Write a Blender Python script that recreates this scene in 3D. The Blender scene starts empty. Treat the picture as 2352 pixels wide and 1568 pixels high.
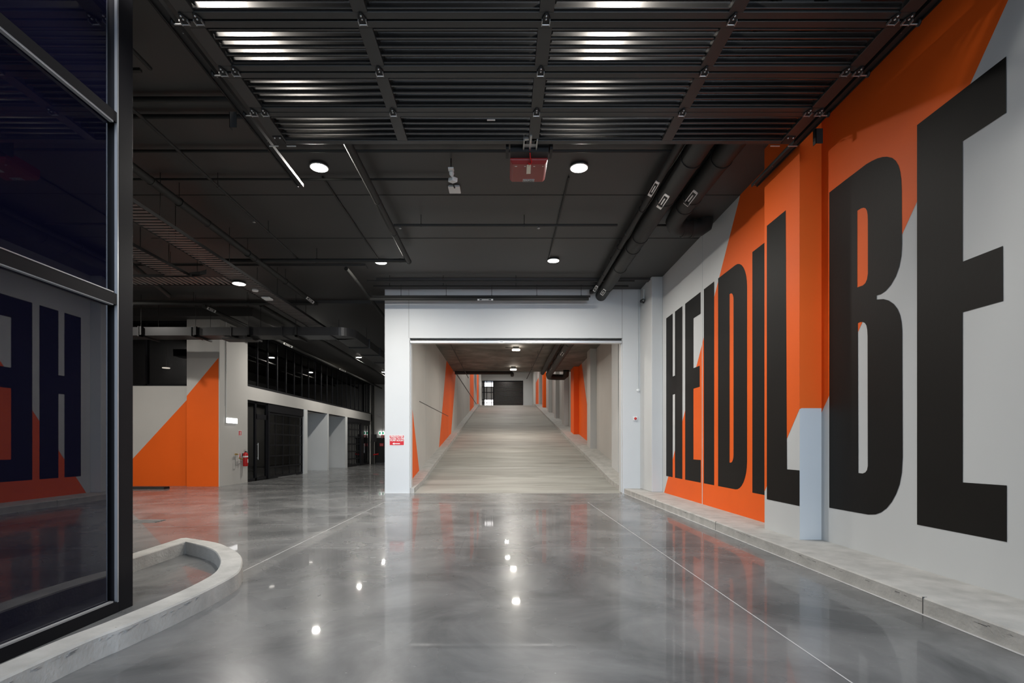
import bpy, math, random
from mathutils import Vector, Matrix
from mathutils.geometry import tessellate_polygon

random.seed(7)
SC = bpy.context.scene
COL = SC.collection

# ---------------------------------------------------------------- camera
CAM_H = 1.3
F = 1200.0            # focal length in pixels of the 2352 px wide frame
VX, VY = 1155.0, 1020.0
cam_d = bpy.data.cameras.new('camera')
cam = bpy.data.objects.new('camera', cam_d); COL.objects.link(cam)
cam.location = (0, 0, CAM_H)
cam.rotation_euler = (math.radians(90), 0, 0)
cam_d.sensor_width = 36.0
cam_d.lens = 36.0 * F / 2352
cam_d.shift_x = (1176 - VX) / 2352
cam_d.shift_y = (VY - 784) / 2352
cam_d.clip_start = 0.05
cam_d.clip_end = 300
SC.camera = cam

# ---------------------------------------------------------------- world, exposure
w = bpy.data.worlds.new('world'); SC.world = w
w.use_nodes = True
wb = w.node_tree.nodes['Background']
# dusk sky: dim blue overhead, brighter low down over the street behind the camera
_nt = w.node_tree
_tc = _nt.nodes.new('ShaderNodeTexCoord')
_dp = _nt.nodes.new('ShaderNodeVectorMath'); _dp.operation = 'DOT_PRODUCT'
_dp.inputs[1].default_value = (0.10, -0.975, 0.2)
_mr = _nt.nodes.new('ShaderNodeMapRange'); _mr.interpolation_type = 'SMOOTHSTEP'
_mr.inputs['From Min'].default_value = 0.86; _mr.inputs['From Max'].default_value = 1.0
_mr.inputs['To Min'].default_value = 0.42; _mr.inputs['To Max'].default_value = 9.5
_nt.links.new(_tc.outputs['Generated'], _dp.inputs[0])
_nt.links.new(_dp.outputs['Value'], _mr.inputs['Value'])
_nt.links.new(_mr.outputs['Result'], wb.inputs['Strength'])
wb.inputs['Color'].default_value = (0.72, 0.84, 1.0, 1)
SC.view_settings.view_transform = 'Standard'
SC.view_settings.look = 'None'
SC.view_settings.gamma = 1
SC.view_settings.use_curve_mapping = False
SC.view_settings.exposure = 0.14
SC.cycles.use_denoising = True
SC.cycles.max_bounces = 8
SC.cycles.diffuse_bounces = 4
SC.cycles.glossy_bounces = 4
SC.cycles.sample_clamp_indirect = 6.0

# ---------------------------------------------------------------- pixel to place on a real plane
def onX(x, y, X):
    Y = F * X / (x - VX)
    return (X, Y, CAM_H + (VY - y) * Y / F)
def onY(x, y, Y):
    return ((x - VX) * Y / F, Y, CAM_H + (VY - y) * Y / F)
def onZ(x, y, z):
    Y = F * (CAM_H - z) / (y - VY)
    return ((x - VX) * Y / F, Y, z)

# ---------------------------------------------------------------- materials
MATS = {}
def mat(name, col, rough=0.5, metal=0.0, spec=0.5, emit=None, es=0.0, var=0.0, vscale=3.0,
        rvar=0.0, bump=0.0, bscale=60.0, trans=0.0, coat=0.0):
    m = bpy.data.materials.new(name); m.use_nodes = True
    nt = m.node_tree; b = nt.nodes['Principled BSDF']
    c = (*col, 1)
    b.inputs['Base Color'].default_value = c
    b.inputs['Roughness'].default_value = rough
    b.inputs['Metallic'].default_value = metal
    b.inputs['Specular IOR Level'].default_value = spec
    if coat: b.inputs['Coat Weight'].default_value = coat
    if emit:
        b.inputs['Emission Color'].default_value = (*emit, 1)
        b.inputs['Emission Strength'].default_value = es
    if var or rvar or bump:
        tc = nt.nodes.new('ShaderNodeTexCoord')
        n = nt.nodes.new('ShaderNodeTexNoise')
        n.inputs['Scale'].default_value = vscale
        n.inputs['Detail'].default_value = 6
        nt.links.new(tc.outputs['Object'], n.inputs['Vector'])
        if var:
            r = nt.nodes.new('ShaderNodeValToRGB')
            r.color_ramp.elements[0].position = 0.3
            r.color_ramp.elements[1].position = 0.72
            r.color_ramp.elements[0].color = (*[max(0, k * (1 - var)) for k in col], 1)
            r.color_ramp.elements[1].color = (*[min(1, k * (1 + var)) for k in col], 1)
            nt.links.new(n.outputs['Fac'], r.inputs['Fac'])
            nt.links.new(r.outputs['Color'], b.inputs['Base Color'])
        if rvar:
            mr = nt.nodes.new('ShaderNodeMapRange')
            mr.inputs['From Min'].default_value = 0.3; mr.inputs['From Max'].default_value = 0.7
            mr.inputs['To Min'].default_value = max(0.02, rough - rvar)
            mr.inputs['To Max'].default_value = rough + rvar
            nt.links.new(n.outputs['Fac'], mr.inputs['Value'])
            nt.links.new(mr.outputs['Result'], b.inputs['Roughness'])
        if bump:
            n2 = nt.nodes.new('ShaderNodeTexNoise'); n2.inputs['Scale'].default_value = bscale
            nt.links.new(tc.outputs['Object'], n2.inputs['Vector'])
            bp = nt.nodes.new('ShaderNodeBump'); bp.inputs['Strength'].default_value = bump
            bp.inputs['Distance'].default_value = 0.01
            nt.links.new(n2.outputs['Fac'], bp.inputs['Height'])
            nt.links.new(bp.outputs['Normal'], b.inputs['Normal'])
    MATS[name] = m
    return m

def floor_mat(name, c0, c1, c2, r0, r1, streak=(1, 1, 1), spec=0.5, speck=0.0, coat=0.0):
    m = bpy.data.materials.new(name); m.use_nodes = True
    nt = m.node_tree; N = nt.nodes; L = nt.links; b = N['Principled BSDF']
    tc = N.new('ShaderNodeTexCoord'); mp = N.new('ShaderNodeMapping'); mp.inputs['Scale'].default_value = streak
    L.new(tc.outputs['Object'], mp.inputs['Vector'])
    n1 = N.new('ShaderNodeTexNoise'); n1.inputs['Scale'].default_value = 0.9; n1.inputs['Detail'].default_value = 8
    n1.inputs['Roughness'].default_value = 0.62; n1.inputs['Distortion'].default_value = 0.6
    L.new(mp.outputs['Vector'], n1.inputs['Vector'])
    r = N.new('ShaderNodeValToRGB'); e = r.color_ramp.elements
    e[0].position = 0.36; e[0].color = (*c0, 1); e[1].position = 0.68; e[1].color = (*c2, 1)
    k = e.new(0.5); k.color = (*c1, 1)
    L.new(n1.outputs['Fac'], r.inputs['Fac'])
    out = r.outputs['Color']
    if speck:
        v = N.new('ShaderNodeTexNoise'); v.inputs['Scale'].default_value = 22; v.inputs['Detail'].default_value = 3
        L.new(tc.outputs['Object'], v.inputs['Vector'])
        mr = N.new('ShaderNodeMapRange'); mr.inputs['From Min'].default_value = 0.74; mr.inputs['From Max'].default_value = 0.78
        L.new(v.outputs['Fac'], mr.inputs['Value'])
        mx = N.new('ShaderNodeMix'); mx.data_type = 'RGBA'
        mul = N.new('ShaderNodeMath'); mul.operation = 'MULTIPLY'; mul.inputs[1].default_value = speck
        L.new(mr.outputs['Result'], mul.inputs[0]); L.new(mul.outputs[0], mx.inputs['Factor'])
        L.new(out, mx.inputs['A']); mx.inputs['B'].default_value = (0.6, 0.6, 0.6, 1)
        out = mx.outputs['Result']
    L.new(out, b.inputs['Base Color'])
    n3 = N.new('ShaderNodeTexNoise'); n3.inputs['Scale'].default_value = 1.6; n3.inputs['Detail'].default_value = 3
    L.new(mp.outputs['Vector'], n3.inputs['Vector'])
    mr2 = N.new('ShaderNodeMapRange'); mr2.inputs['From Min'].default_value = 0.35; mr2.inputs['From Max'].default_value = 0.7
    mr2.inputs['To Min'].default_value = r0; mr2.inputs['To Max'].default_value = r1
    L.new(n3.outputs['Fac'], mr2.inputs['Value']); L.new(mr2.outputs['Result'], b.inputs['Roughness'])
    b.inputs['Specular IOR Level'].default_value = spec
    b.inputs['Coat Weight'].default_value = coat; b.inputs['Coat Roughness'].default_value = 0.03
    MATS[name] = m
    return m

def glass_mat(name, tint, trans, ior=1.5, gloss=1.0, body=(0, 0, 0)):
    m = bpy.data.materials.new(name); m.use_nodes = True
    nt = m.node_tree; N = nt.nodes; L = nt.links
    N.remove(N['Principled BSDF'])
    fr = N.new('ShaderNodeFresnel'); fr.inputs['IOR'].default_value = ior
    gl = N.new('ShaderNodeBsdfGlossy'); gl.inputs['Roughness'].default_value = 0.01
    gl.inputs['Color'].default_value = (gloss, gloss, gloss, 1)
    tr = N.new('ShaderNodeBsdfTransparent'); tr.inputs['Color'].default_value = (*[k * trans for k in tint], 1)
    mx = N.new('ShaderNodeMixShader')
    df = N.new('ShaderNodeBsdfDiffuse'); df.inputs['Color'].default_value = (*body, 1)
    ad = N.new('ShaderNodeAddShader'); L.new(tr.outputs[0], ad.inputs[0]); L.new(df.outputs[0], ad.inputs[1])
    L.new(fr.outputs[0], mx.inputs[0]); L.new(ad.outputs[0], mx.inputs[1]); L.new(gl.outputs[0], mx.inputs[2])
    L.new(mx.outputs[0], N['Material Output'].inputs['Surface'])
    MATS[name] = m
    return m

floor_mat('polished_concrete', (0.095, 0.099, 0.101), (0.150, 0.153, 0.155), (0.225, 0.228, 0.228), 0.24, 0.30, spec=0.2, speck=0.4, coat=0.36)
floor_mat('ramp_concrete', (0.24, 0.238, 0.215), (0.31, 0.306, 0.278), (0.38, 0.375, 0.345), 0.55, 0.7, spec=0.25, streak=(0.35, 2.2, 2.2))
floor_mat('raw_soffit', (0.075, 0.068, 0.058), (0.125, 0.115, 0.098), (0.20, 0.185, 0.165), 0.6, 0.8)
mat('kerb_concrete', (0.42, 0.415, 0.395), 0.8, var=0.16, vscale=5, bump=0.4, bscale=40)
mat('joint', (0.5, 0.5, 0.5), 0.6)
mat('dark_joint', (0.05, 0.05, 0.05), 0.6)
mat('wall_white', (0.58, 0.60, 0.605), 0.6, spec=0.25, var=0.03, vscale=0.7)
mat('wall_grey', (0.50, 0.49, 0.465), 0.6, var=0.04, vscale=0.8)
mat('seam', (0.40, 0.41, 0.41), 0.6)
mat('paint_orange', (0.84, 0.125, 0.012), 0.55, spec=0.2, var=0.04, vscale=0.8)
mat('paint_black', (0.0095, 0.009, 0.008), 0.55, spec=0.14, var=0.1, vscale=1.5, bump=0.06, bscale=25)
mat('ceiling_black', (0.040, 0.038, 0.036), 0.55, var=0.12, vscale=0.5)
mat('pipe_black', (0.032, 0.032, 0.030), 0.55, spec=0.2)
mat('duct_black', (0.028, 0.028, 0.029), 0.38, spec=0.3, var=0.1)
mat('door_black', (0.030, 0.030, 0.029), 0.40)
mat('slat_black', (0.10, 0.097, 0.094), 0.27, metal=0.85)
mat('frame_black', (0.010, 0.010, 0.012), 0.38, spec=0.13)
mat('lit_edge_silver', (0.55, 0.57, 0.60), 0.3, metal=0.8)
mat('bolt_silver', (0.75, 0.75, 0.73), 0.3, metal=0.9)
mat('tray_metal', (0.17, 0.157, 0.148), 0.45, metal=0.4)
mat('galv', (0.45, 0.45, 0.44), 0.38, metal=0.8)
mat('silver_bar', (0.72, 0.73, 0.72), 0.3, metal=0.7)
mat('white_plastic', (0.75, 0.77, 0.76), 0.45)
mat('label_white', (0.78, 0.78, 0.76), 0.5)
mat('label_grey', (0.3, 0.3, 0.3), 0.5)
mat('red_motor', (0.24, 0.014, 0.012), 0.35)
mat('red_sign', (0.55, 0.012, 0.02), 0.4)
mat('red_paint', (0.50, 0.012, 0.012), 0.25)
mat('tag_cream', (0.80, 0.76, 0.62), 0.6)
mat('black_matte', (0.008, 0.008, 0.008), 0.6)
mat('brass', (0.55, 0.38, 0.12), 0.35, metal=0.8)
mat('green_sign', (0.0, 0.35, 0.16), 0.4, emit=(0.05, 0.75, 0.35), es=0.35)
mat('lamp', (1, 1, 1), 0.5, emit=(1.0, 0.93, 0.82), es=22)
mat('lamp_small', (1, 1, 1), 0.5, emit=(1.0, 0.85, 0.62), es=6)
mat('exit_lit', (1, 1, 1), 0.5, emit=(1.0, 1.0, 1.0), es=3.0)
mat('sky_panel', (1, 1, 1), 0.5, emit=(1.0, 0.97, 0.97), es=3.0)
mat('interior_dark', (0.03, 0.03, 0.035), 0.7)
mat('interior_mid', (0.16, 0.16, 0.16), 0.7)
mat('mural_blue', (0.17, 0.19, 0.22), 0.6)
glass_mat('glass_navy', (0.55, 0.6, 1.0), 0.30, ior=1.75, body=(0.004, 0.004, 0.014))
glass_mat('glass_black', (0.9, 0.92, 1.0), 0.35, ior=1.5)

# ---------------------------------------------------------------- mesh builder
class MB:
    def __init__(s): s.v = []; s.f = []; s.m = []; s.sm = []; s.slots = []
    def slot(s, m):
        if m not in s.slots: s.slots.append(m)
        return s.slots.index(m)
    def add(s, vs, fs, m, smooth=False, mtx=None):
        o = len(s.v); k = s.slot(m)
        s.v += [tuple(mtx @ Vector(v)) if mtx else tuple(v) for v in vs]
        for f in fs:
            s.f.append([i + o for i in f]); s.m.append(k); s.sm.append(smooth)
        return s
    def box(s, x0, x1, y0, y1, z0, z1, m, mtx=None):
        if x0 > x1: x0, x1 = x1, x0
        if y0 > y1: y0, y1 = y1, y0
        if z0 > z1: z0, z1 = z1, z0
        vs = [(x, y, z) for x in (x0, x1) for y in (y0, y1) for z in (z0, z1)]
        fs = [(0, 1, 3, 2), (4, 6, 7, 5), (0, 4, 5, 1), (2, 3, 7, 6), (0, 2, 6, 4), (1, 5, 7, 3)]
        return s.add(vs, fs, m, False, mtx)
    def prism(s, pts, a, b, axis, m, mtx=None):
        """2D polygon extruded from a to b along an axis; pts are the other two coordinates in order"""
        def P(p, t):
            if axis == 'X': return (t, p[0], p[1])
            if axis == 'Y': return (p[0], t, p[1])
            return (p[0], p[1], t)
        n = len(pts)
        vs = [P(p, a) for p in pts] + [P(p, b) for p in pts]
        area = sum(pts[i][0] * pts[(i + 1) % n][1] - pts[(i + 1) % n][0] * pts[i][1] for i in range(n))
        fs = [(i, (i + 1) % n, (i + 1) % n + n, i + n) for i in range(n)]
        fs += [tuple(range(n - 1, -1, -1)), tuple(range(n, 2 * n))]
        return s.add(vs, fs, m, False, mtx)
    def poly(s, pts, m):
        return s.add(pts, [tuple(range(len(pts)))], m)
    def tess(s, loops, m):
        L = [[Vector(p) for p in lp] for lp in loops]
        tr = tessellate_polygon(L)
        return s.add([p for lp in loops for p in lp], [tuple(t) for t in tr], m)
    def tube(s, pts, r, m, n=14, caps=True, smooth=True):
        """round pipe through points with mitred bends"""
        pts = [Vector(p) for p in pts]
        rings = []; up = None
        for i, p in enumerate(pts):
            if i == 0: d = (pts[1] - p).normalized(); t = d
            elif i == len(pts) - 1: d = (p - pts[-2]).normalized(); t = d
            else:
                d0 = (p - pts[i - 1]).normalized(); d1 = (pts[i + 1] - p).normalized()
                t = (d0 + d1).normalized(); d = d1
            if up is None:
                up = Vector((0, 0, 1)) if abs(t.z) < 0.9 else Vector((0, 1, 0))
            a = t.cross(up).normalized(); b = a.cross(t).normalized(); up = b
            rr = r[i] if isinstance(r, (list, tuple)) else r
            rings.append([p + a * math.cos(2 * math.pi * k / n) * rr + b * math.sin(2 * math.pi * k / n) * rr for k in range(n)])
        vs = [v for rg in rings for v in rg]
        fs = []
        for i in range(len(rings) - 1):
            for k in range(n):
                fs.append((i * n + k, i * n + (k + 1) % n, (i + 1) * n + (k + 1) % n, (i + 1) * n + k))
        s.add(vs, fs, m, smooth)
        if caps:
            s.add(rings[0], [tuple(range(n - 1, -1, -1))], m); s.add(rings[-1], [tuple(range(n))], m)
        return s
    def lathe(s, prof, c, m, axis='Z', n=24, smooth=True):
        vs = []; fs = []
        for (r, h) in prof:
            for k in range(n):
                a = 2 * math.pi * k / n; u, w_ = r * math.cos(a), r * math.sin(a)
                p = (u, w_, h) if axis == 'Z' else ((u, h, w_) if axis == 'Y' else (h, u, w_))
                vs.append((p[0] + c[0], p[1] + c[1], p[2] + c[2]))
        for i in range(len(prof) - 1):
            for k in range(n):
                fs.append((i * n + k, i * n + (k + 1) % n, (i + 1) * n + (k + 1) % n, (i + 1) * n + k))
        fs.append(tuple(range(n))); fs.append(tuple(range((len(prof) - 1) * n, len(prof) * n)))
        return s.add(vs, fs, m, smooth)
    def text(s, body, size, m, mtx, align='CENTER', depth=0.0006, sx=1.0, bold=0.0):
        cu = bpy.data.curves.new('t', 'FONT'); cu.body = body; cu.size = size; cu.align_x = align; cu.align_y = 'CENTER'
        cu.extrude = depth; cu.resolution_u = 3; cu.offset = bold
        o = bpy.data.objects.new('t', cu); COL.objects.link(o)
        dg = bpy.context.evaluated_depsgraph_get()
        me = bpy.data.meshes.new_from_object(o.evaluated_get(dg))
        M = mtx @ Matrix.Diagonal((sx, 1, 1, 1))
        s.add([v.co.copy() for v in me.vertices], [tuple(p.vertices) for p in me.polygons], m, False, M)
        bpy.data.objects.remove(o); bpy.data.meshes.remove(me); bpy.data.curves.remove(cu)
        return s
    def build(s, name, parent=None, bevel=0.0, origin=None):
        me = bpy.data.meshes.new(name)
        o0 = Vector(origin) if origin else Vector((0, 0, 0))
        me.from_pydata([tuple(Vector(v) - o0) for v in s.v], [], s.f)
        for k in s.slots: me.materials.append(MATS[k])
        me.polygons.foreach_set('material_index', s.m)
        me.polygons.foreach_set('use_smooth', s.sm)
        me.update()
        import bmesh
        bm = bmesh.new(); bm.from_mesh(me); bmesh.ops.recalc_face_normals(bm, faces=bm.faces); bm.to_mesh(me); bm.free()
        o = bpy.data.objects.new(name, me); COL.objects.link(o)
        o.location = o0
        if parent:
            o.parent = parent
            if origin is None: o.location = -parent.location   # vertices are given in the place's own coordinates
            else: o.location = o0 - parent.location
        if bevel:
            b = o.modifiers.new('bevel', 'BEVEL'); b.width = bevel; b.segments = 2; b.limit_method = 'ANGLE'
        return o

def thing(name, label, cat, loc=(0, 0, 0), group=None):
    o = bpy.data.objects.new(name, None); COL.objects.link(o); o.location = loc
    o.empty_display_size = 0.1
    o['label'] = label; o['category'] = cat; o['kind'] = 'thing'
    if group: o['group'] = group
    return o
def tag(o, label, cat, group=None, kind=None):
    o['label'] = label; o['category'] = cat
    if group: o['group'] = group
    o['kind'] = kind or 'thing'
    return o
def struct(o, label=None, cat=None):
    o['kind'] = 'structure'
    if label: o['label'] = label
    if cat: o['category'] = cat
    return o
def copy_tree(o, parent=None):
    c = o.copy(); COL.objects.link(c)
    if parent: c.parent = parent
    for ch in list(o.children): copy_tree(ch, c)
    return c
def RX(a): return Matrix.Rotation(math.radians(a), 4, 'X')
def RY(a): return Matrix.Rotation(math.radians(a), 4, 'Y')
def RZ(a): return Matrix.Rotation(math.radians(a), 4, 'Z')
def T(*p): return Matrix.Translation(p)

# ================================================================ DIMENSIONS
XW = 3.91          # right wall
XP = 3.642         # pillar faces
HC = 5.405         # ceiling
YA = 13.85         # wall over the ramp
KH = 0.13          # kerb height
XK = 3.218         # right kerb foot
XO0, XO1 = -2.47, 3.17   # ramp opening
XPL = -3.13
YF = 16.1          # left far wall
XF = -8.73         # left shopfront plane
YEND = 35.8

def ramp_z(y):
    pts = [(13.85, 0), (15.5, .13), (18.1, .50), (22, 1.02), (27.4, 1.76), (52.4, 5.2), (54, 5.33), (75, 5.33)]
    for (a, za), (b, zb) in zip(pts, pts[1:]):
        if y <= b: return za + (zb - za) * (y - a) / (b - a)
    return 5.33

# ================================================================ LIGHTS
def lamp_object(name, parent, loc, energy, size, col=(1.0, 0.95, 0.88), spread=170):
    d = bpy.data.lights.new(name, 'AREA'); d.shape = 'DISK'; d.size = size; d.energy = energy; d.color = col
    d.spread = math.radians(spread)
    o = bpy.data.objects.new(name, d); COL.objects.link(o); o.parent = parent; o.location = loc
    return o

DL = 112.0
def downlight(label, loc, energy=DL, group='round black ceiling downlights over the concrete hall'):
    global DLP
    if not DLP:
        t = thing('downlight', label, 'light', loc, group)
        MB().lathe([(0.12, 0.029), (0.13, 0.028), (0.13, 0.003), (0.12, 0.0)], (0, 0, 0), 'pipe_black', n=32).build('housing', None)
        h = COL.objects[-1]; h.parent = t; h.location = (0, 0, 0)
        r = MB().lathe([(0.128, 0.004), (0.136, 0.0), (0.136, -0.008), (0.124, -0.010)], (0, 0, 0), 'white_plastic', n=32).build('trim_ring', None)
        r.parent = t; r.location = (0, 0, 0)
        l = MB().lathe([(0.122, -0.002), (0.122, -0.011), (0.09, -0.017), (0.0005, -0.019)], (0, 0, 0), 'lamp', n=32).build('lens', None)
        l.parent = t; l.location = (0, 0, 0)
        lamp_object('bulb', t, (0, 0, -0.03), energy, 0.24)
        DLP.append(t)
        return t
    c = copy_tree(DLP[0]); c.location = loc
    if energy != DL:
        for ch in c.children:
            if ch.type == 'LIGHT': ch.data = ch.data.copy(); ch.data.energy = energy
    c['label'] = label; c['label'] = label; c['group'] = group
    return c
DLP = []
zl = 5.375
LX = [-2.70, 1.115]
downlight('near left downlight on the black ceiling beside the open overhead door', onZ(733, 384, zl))
downlight('near right downlight on the ceiling beside the red door motor', onZ(1330, 385, zl))
downlight('left downlight nearer the white wall over the ramp entrance', onZ(875, 602, zl))
downlight('right downlight nearer the white wall over the ramp entrance', onZ(1271, 598, zl))
downlight('downlight fixed under the long cable ladder over the left hall', onZ(549, 651, 4.658))
downlight('small bright downlight above the far end of the shopfronts', onZ(824, 820, zl))
downlight('farthest downlight half hidden behind the white pier', onZ(881.5, 854, zl))
downlight('downlight above the rectangular duct in the left hall', (-6.68, 18.7, zl))
downlight('added unseen downlight over the hall floor behind the tinted glass wall', (-10.3, 9.3, zl))  # unseen lamp, added to brighten the wall at the left
downlight('added unseen downlight in front of the orange wall beyond the tinted glass wall', (-10.6, 12.6, zl))  # second unseen lamp, added for more light in the left hall
downlight('left downlight above the open overhead door panels', (LX[0], 3.55, zl), 80)
downlight('right downlight above the open overhead door panels', (LX[1], 3.55, zl), 60)

# ================================================================ SHELL
# floor
m = MB()
m.poly([(-16, -6, 0), (XK + 0.1, -6, 0), (XK + 0.1, YA + 0.02, 0), (-16, YA + 0.02, 0)], 'polished_concrete')
m.poly([(-16, YA + 0.02, 0), (XPL + 0.2, YA + 0.02, 0), (XPL + 0.2, 37, 0), (-16, 37, 0)], 'polished_concrete')
def strip(x0, y0, x1, y1, wd, mt='joint', z=0.0015):
    d = Vector((x1 - x0, y1 - y0, 0)).normalized(); n = Vector((-d.y, d.x, 0)) * wd / 2
    a, b = Vector((x0, y0, z)), Vector((x1, y1, z))
    m.add([a + n, b + n, b - n, a - n], [(0, 1, 2, 3)], mt)
strip(1.902, -2, 1.902, 11.73, 0.010)
strip(-2.66, 5.2, -2.66, 11.73, 0.010)
strip(-2.66, 11.73, XK, 11.73, 0.022)
strip(-2.4, 6.55, XK, 6.55, 0.006)
strip(XF, 16.5, XPL, 16.5, 0.028)
strip(XO0, 13.85, XO1, 13.85, 0.03)
strip(XPL - .02, 13.83, XO0, 13.83, 0.05)
strip(-8.73, 16.4, -11.6, 9.8, 0.008)
strip(-2.66, 8.6, -11.6, 7.4, 0.006)
strip(XK - .012, 1, XK - .012, YA, 0.028)
struct(m.build('floor'))

# floor drain grate and black slot drain
g = MB(); c = onZ(322, 1196, 0.004)
g.box(c[0] - .42, c[0] + .34, c[1] - .16, c[1] + .16, 0.0, 0.004, 'label_grey')
for i in range(22):
    x = c[0] - .40 + i * .035
    for j in range(4):
        g.box(x, x + .018, c[1] - .14 + j * .072, c[1] - .09 + j * .072, 0.004, 0.006, 'black_matte')
tag(g.build('drain_grate'), 'perforated metal drain grate set in the floor before the orange wall', 'drain')
g = MB(); a = onZ(745, 1110, 0.002); b = onZ(812, 1099, 0.002)
g.add([(a[0], a[1] - .05, .003), (b[0], b[1] - .05, .003), (b[0], b[1] + .12, .003), (a[0], a[1] + .12, .003)], [(0, 1, 2, 3)], 'black_matte')
tag(g.build('slot_drain'), 'thin dark slot drain in the floor outside the recessed bays', 'drain')
g = MB(); c0 = onZ(383, 1122, 0)
g.prism([(c0[1] - .14, 0), (c0[1] - .12, .06), (c0[1] + .12, .06), (c0[1] + .14, 0)], -11.6, c0[0], 'X', 'black_matte')
tag(g.build('wheel_stop'), 'long black rubber strip lying on the floor against the orange wall', 'wheel stop')

# main ceiling slab
m = MB()
m.box(-16, XW + .3, 1.4, YA, HC, HC + .25, 'ceiling_black')
m.box(-16, XPL + .02, YA, 37, HC, HC + .25, 'ceiling_black')
# shallow downstand beams over the left hall
m.box(-12, XPL, 14.9, 15.15, 5.32, HC, 'ceiling_black')
m.box(-12, XPL, 11.9, 12.1, 5.36, HC, 'ceiling_black')
m.box(XPL, XP, 12.9, 13.1, 5.36, HC, 'ceiling_black')
m.box(-12, XF + 1.2, YF - .4, YF + 1.9, 5.15, HC, 'ceiling_black')
for yy in (4.2, 8.6, 10.4):
    m.box(-7, XW, yy, yy + .012, HC - .006, HC, 'black_matte')
struct(m.build('ceiling'))

# ---- right wall with the mural
def wp(x, y, X=XW, e=0.0):
    p = onX(x, y, X); return (X - e, p[1], p[2])
EO, EB = 0.0015, 0.003
m = MB()
m.box(XW, XW + .25, 1.45, YA + .3, 0.0, HC + .1, 'wall_white')
m.poly([(XW - EO, 12.66, KH), (XW - EO, 8.60, HC), (XW - EO, 3.52, HC), (XW - EO, 7.62, KH)], 'paint_orange')
def letter(polys, X=XW):
    """each entry: outline [(x px, height)] with optional holes"""
    for loops in polys:
        L = []
        for lp in loops:
            L.append([(X - EB, F * X / (x - VX), h) for x, h in lp])
        m.tess(L, 'paint_black')
LT, LB = 4.31, 0.543
def hz(x, y, X=XW): return onX(x, y, X)[2]
def rect(x0, x1, h0, h1): return [[(x0, h0), (x1, h0), (x1, h1), (x0, h1)]]
def arc(cx, cz, rx, rz, a0, a1, n=8):
    """rounded corner in (depth-metres, height): returned as (depth, height)"""
    return [(cx + rx * math.cos(math.radians(a0 + (a1 - a0) * i / n)), cz + rz * math.sin(math.radians(a0 + (a1 - a0) * i / n))) for i in range(n + 1)]
def Yd(x, X=XW): return F * X / (x - VX)
def Xd(Y, X=XW): return VX + F * X / Y
def dpoly(loops, X=XW):
    m.tess([[(X - EB, yy, h) for yy, h in lp] for lp in loops], 'paint_black')
# H
letter([rect(1530.5, 1545.2, LB, LT), rect(1550.6, 1567.6, LB, LT), rect(1545.2, 1550.6, 2.44, 2.86)])
# E
letter([[[(1574, LB), (1610, LB), (1610, .99), (1593, .99), (1593, 2.44), (1607.5, 2.44), (1607.5, 2.86), (1593, 2.86), (1593, 3.88), (1609.5, 3.88), (1609.5, LT), (1574, LT)]]])
# I
letter([rect(1617, 1640.7, LB, LT)])
# D  (depth decreases to the right in the picture)
yl, yr = Yd(1649.7), Yd(1716.3)
ro = 0.42
outer = [(yl, LB), (yl, LT)] + arc(yr + ro, LT - ro * 1.15, ro, ro * 1.15, 90, 180)[0:] + arc(yr + ro, LB + ro * 1.15, ro, ro * 1.15, 180, 270)
il, ir = Yd(1676.2), Yd(1685.2)
ri = abs(il - ir) * 0.75
inner = [(il, .985), (il, 3.885)] + arc(ir + ri, 3.885 - ri * 1.2, ri, ri * 1.2, 90, 180, 5) + arc(ir + ri, .985 + ri * 1.2, ri, ri * 1.2, 180, 270, 5)
dpoly([outer, inner])
# I
letter([rect(1728.5, 1758, LB, LT)])
# B
yl, yr = Yd(1905.2), Yd(2072.5)
yn = Yd(2014)
hn0, hn1 = hz(2014, 687.6), hz(2014, 678.3)
rt = 0.36; rw = abs(yn - yr)
def depth_list(pxs): return [(Yd(x), hz(x, y)) for x, y in pxs]
outer = depth_list([(1905.2, 1165.5), (1905.2, 442), (1940, 415), (1975, 388.5), (1990, 377), (2003, 369.5), (2016, 363.5), (2028, 360.3), (2038, 359.8),
                    (2050, 362.5), (2058, 369), (2064.5, 380), (2068.5, 394), (2071, 412), (2072, 440), (2072.5, 560), (2071, 588), (2066, 613), (2058, 635),
                    (2047, 654), (2035, 668), (2024, 675.5), (2014, 678.3), (2014, 687.6), (2030, 686.6), (2042, 690), (2053, 697.5), (2062, 709), (2068, 723), (2071.5, 740), (2073, 760),
                    (2074, 1050), (2072, 1085), (2067, 1112), (2059, 1134), (2049, 1152), (2037, 1167), (2025, 1176), (2012, 1181), (1995, 1181.5), (1975, 1178)])
c1 = depth_list([(1969.7, 659.8), (1969.7, 483.7), (1978, 478.5), (1984.5, 476.8), (1989, 478.5), (1992, 484), (1993.6, 494), (1994, 510), (1994, 628), (1992, 641), (1988, 650), (1982, 655.5), (1976, 657.5)])
c2 = depth_list([(1972, 1085.8), (1971, 742), (1976, 739.5), (1982, 739.3), (1987, 741.5), (1990.5, 747), (1992.5, 757), (1993.3, 772), (1993.8, 1070), (1992, 1079), (1988, 1084.5), (1982, 1087)])
dpoly([outer, c1, c2])
# E
letter([[[(2107, LB), (2313.3, LB), (2313.3, hz(2313.3, 1114.5)), (2212, hz(2212, 1107.5)), (2212, hz(2212, 717)), (2305, hz(2305, 691)), (2304.5, hz(2304.5, 564.6)),
          (2212, hz(2212, 600.6)), (2212, hz(2212, 324.6)), (2312, hz(2312, 259)), (2312, LT), (2107, LT)]]])
# vertical panel seams
for x in (1613.5,):
    yy = Yd(x); m.box(XW - .006, XW, yy - .012, yy + .012, KH, HC, 'wall_white')
struct(m.build('wall_right'), 'tall right wall painted with an orange band and giant black letters', 'wall')

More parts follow.
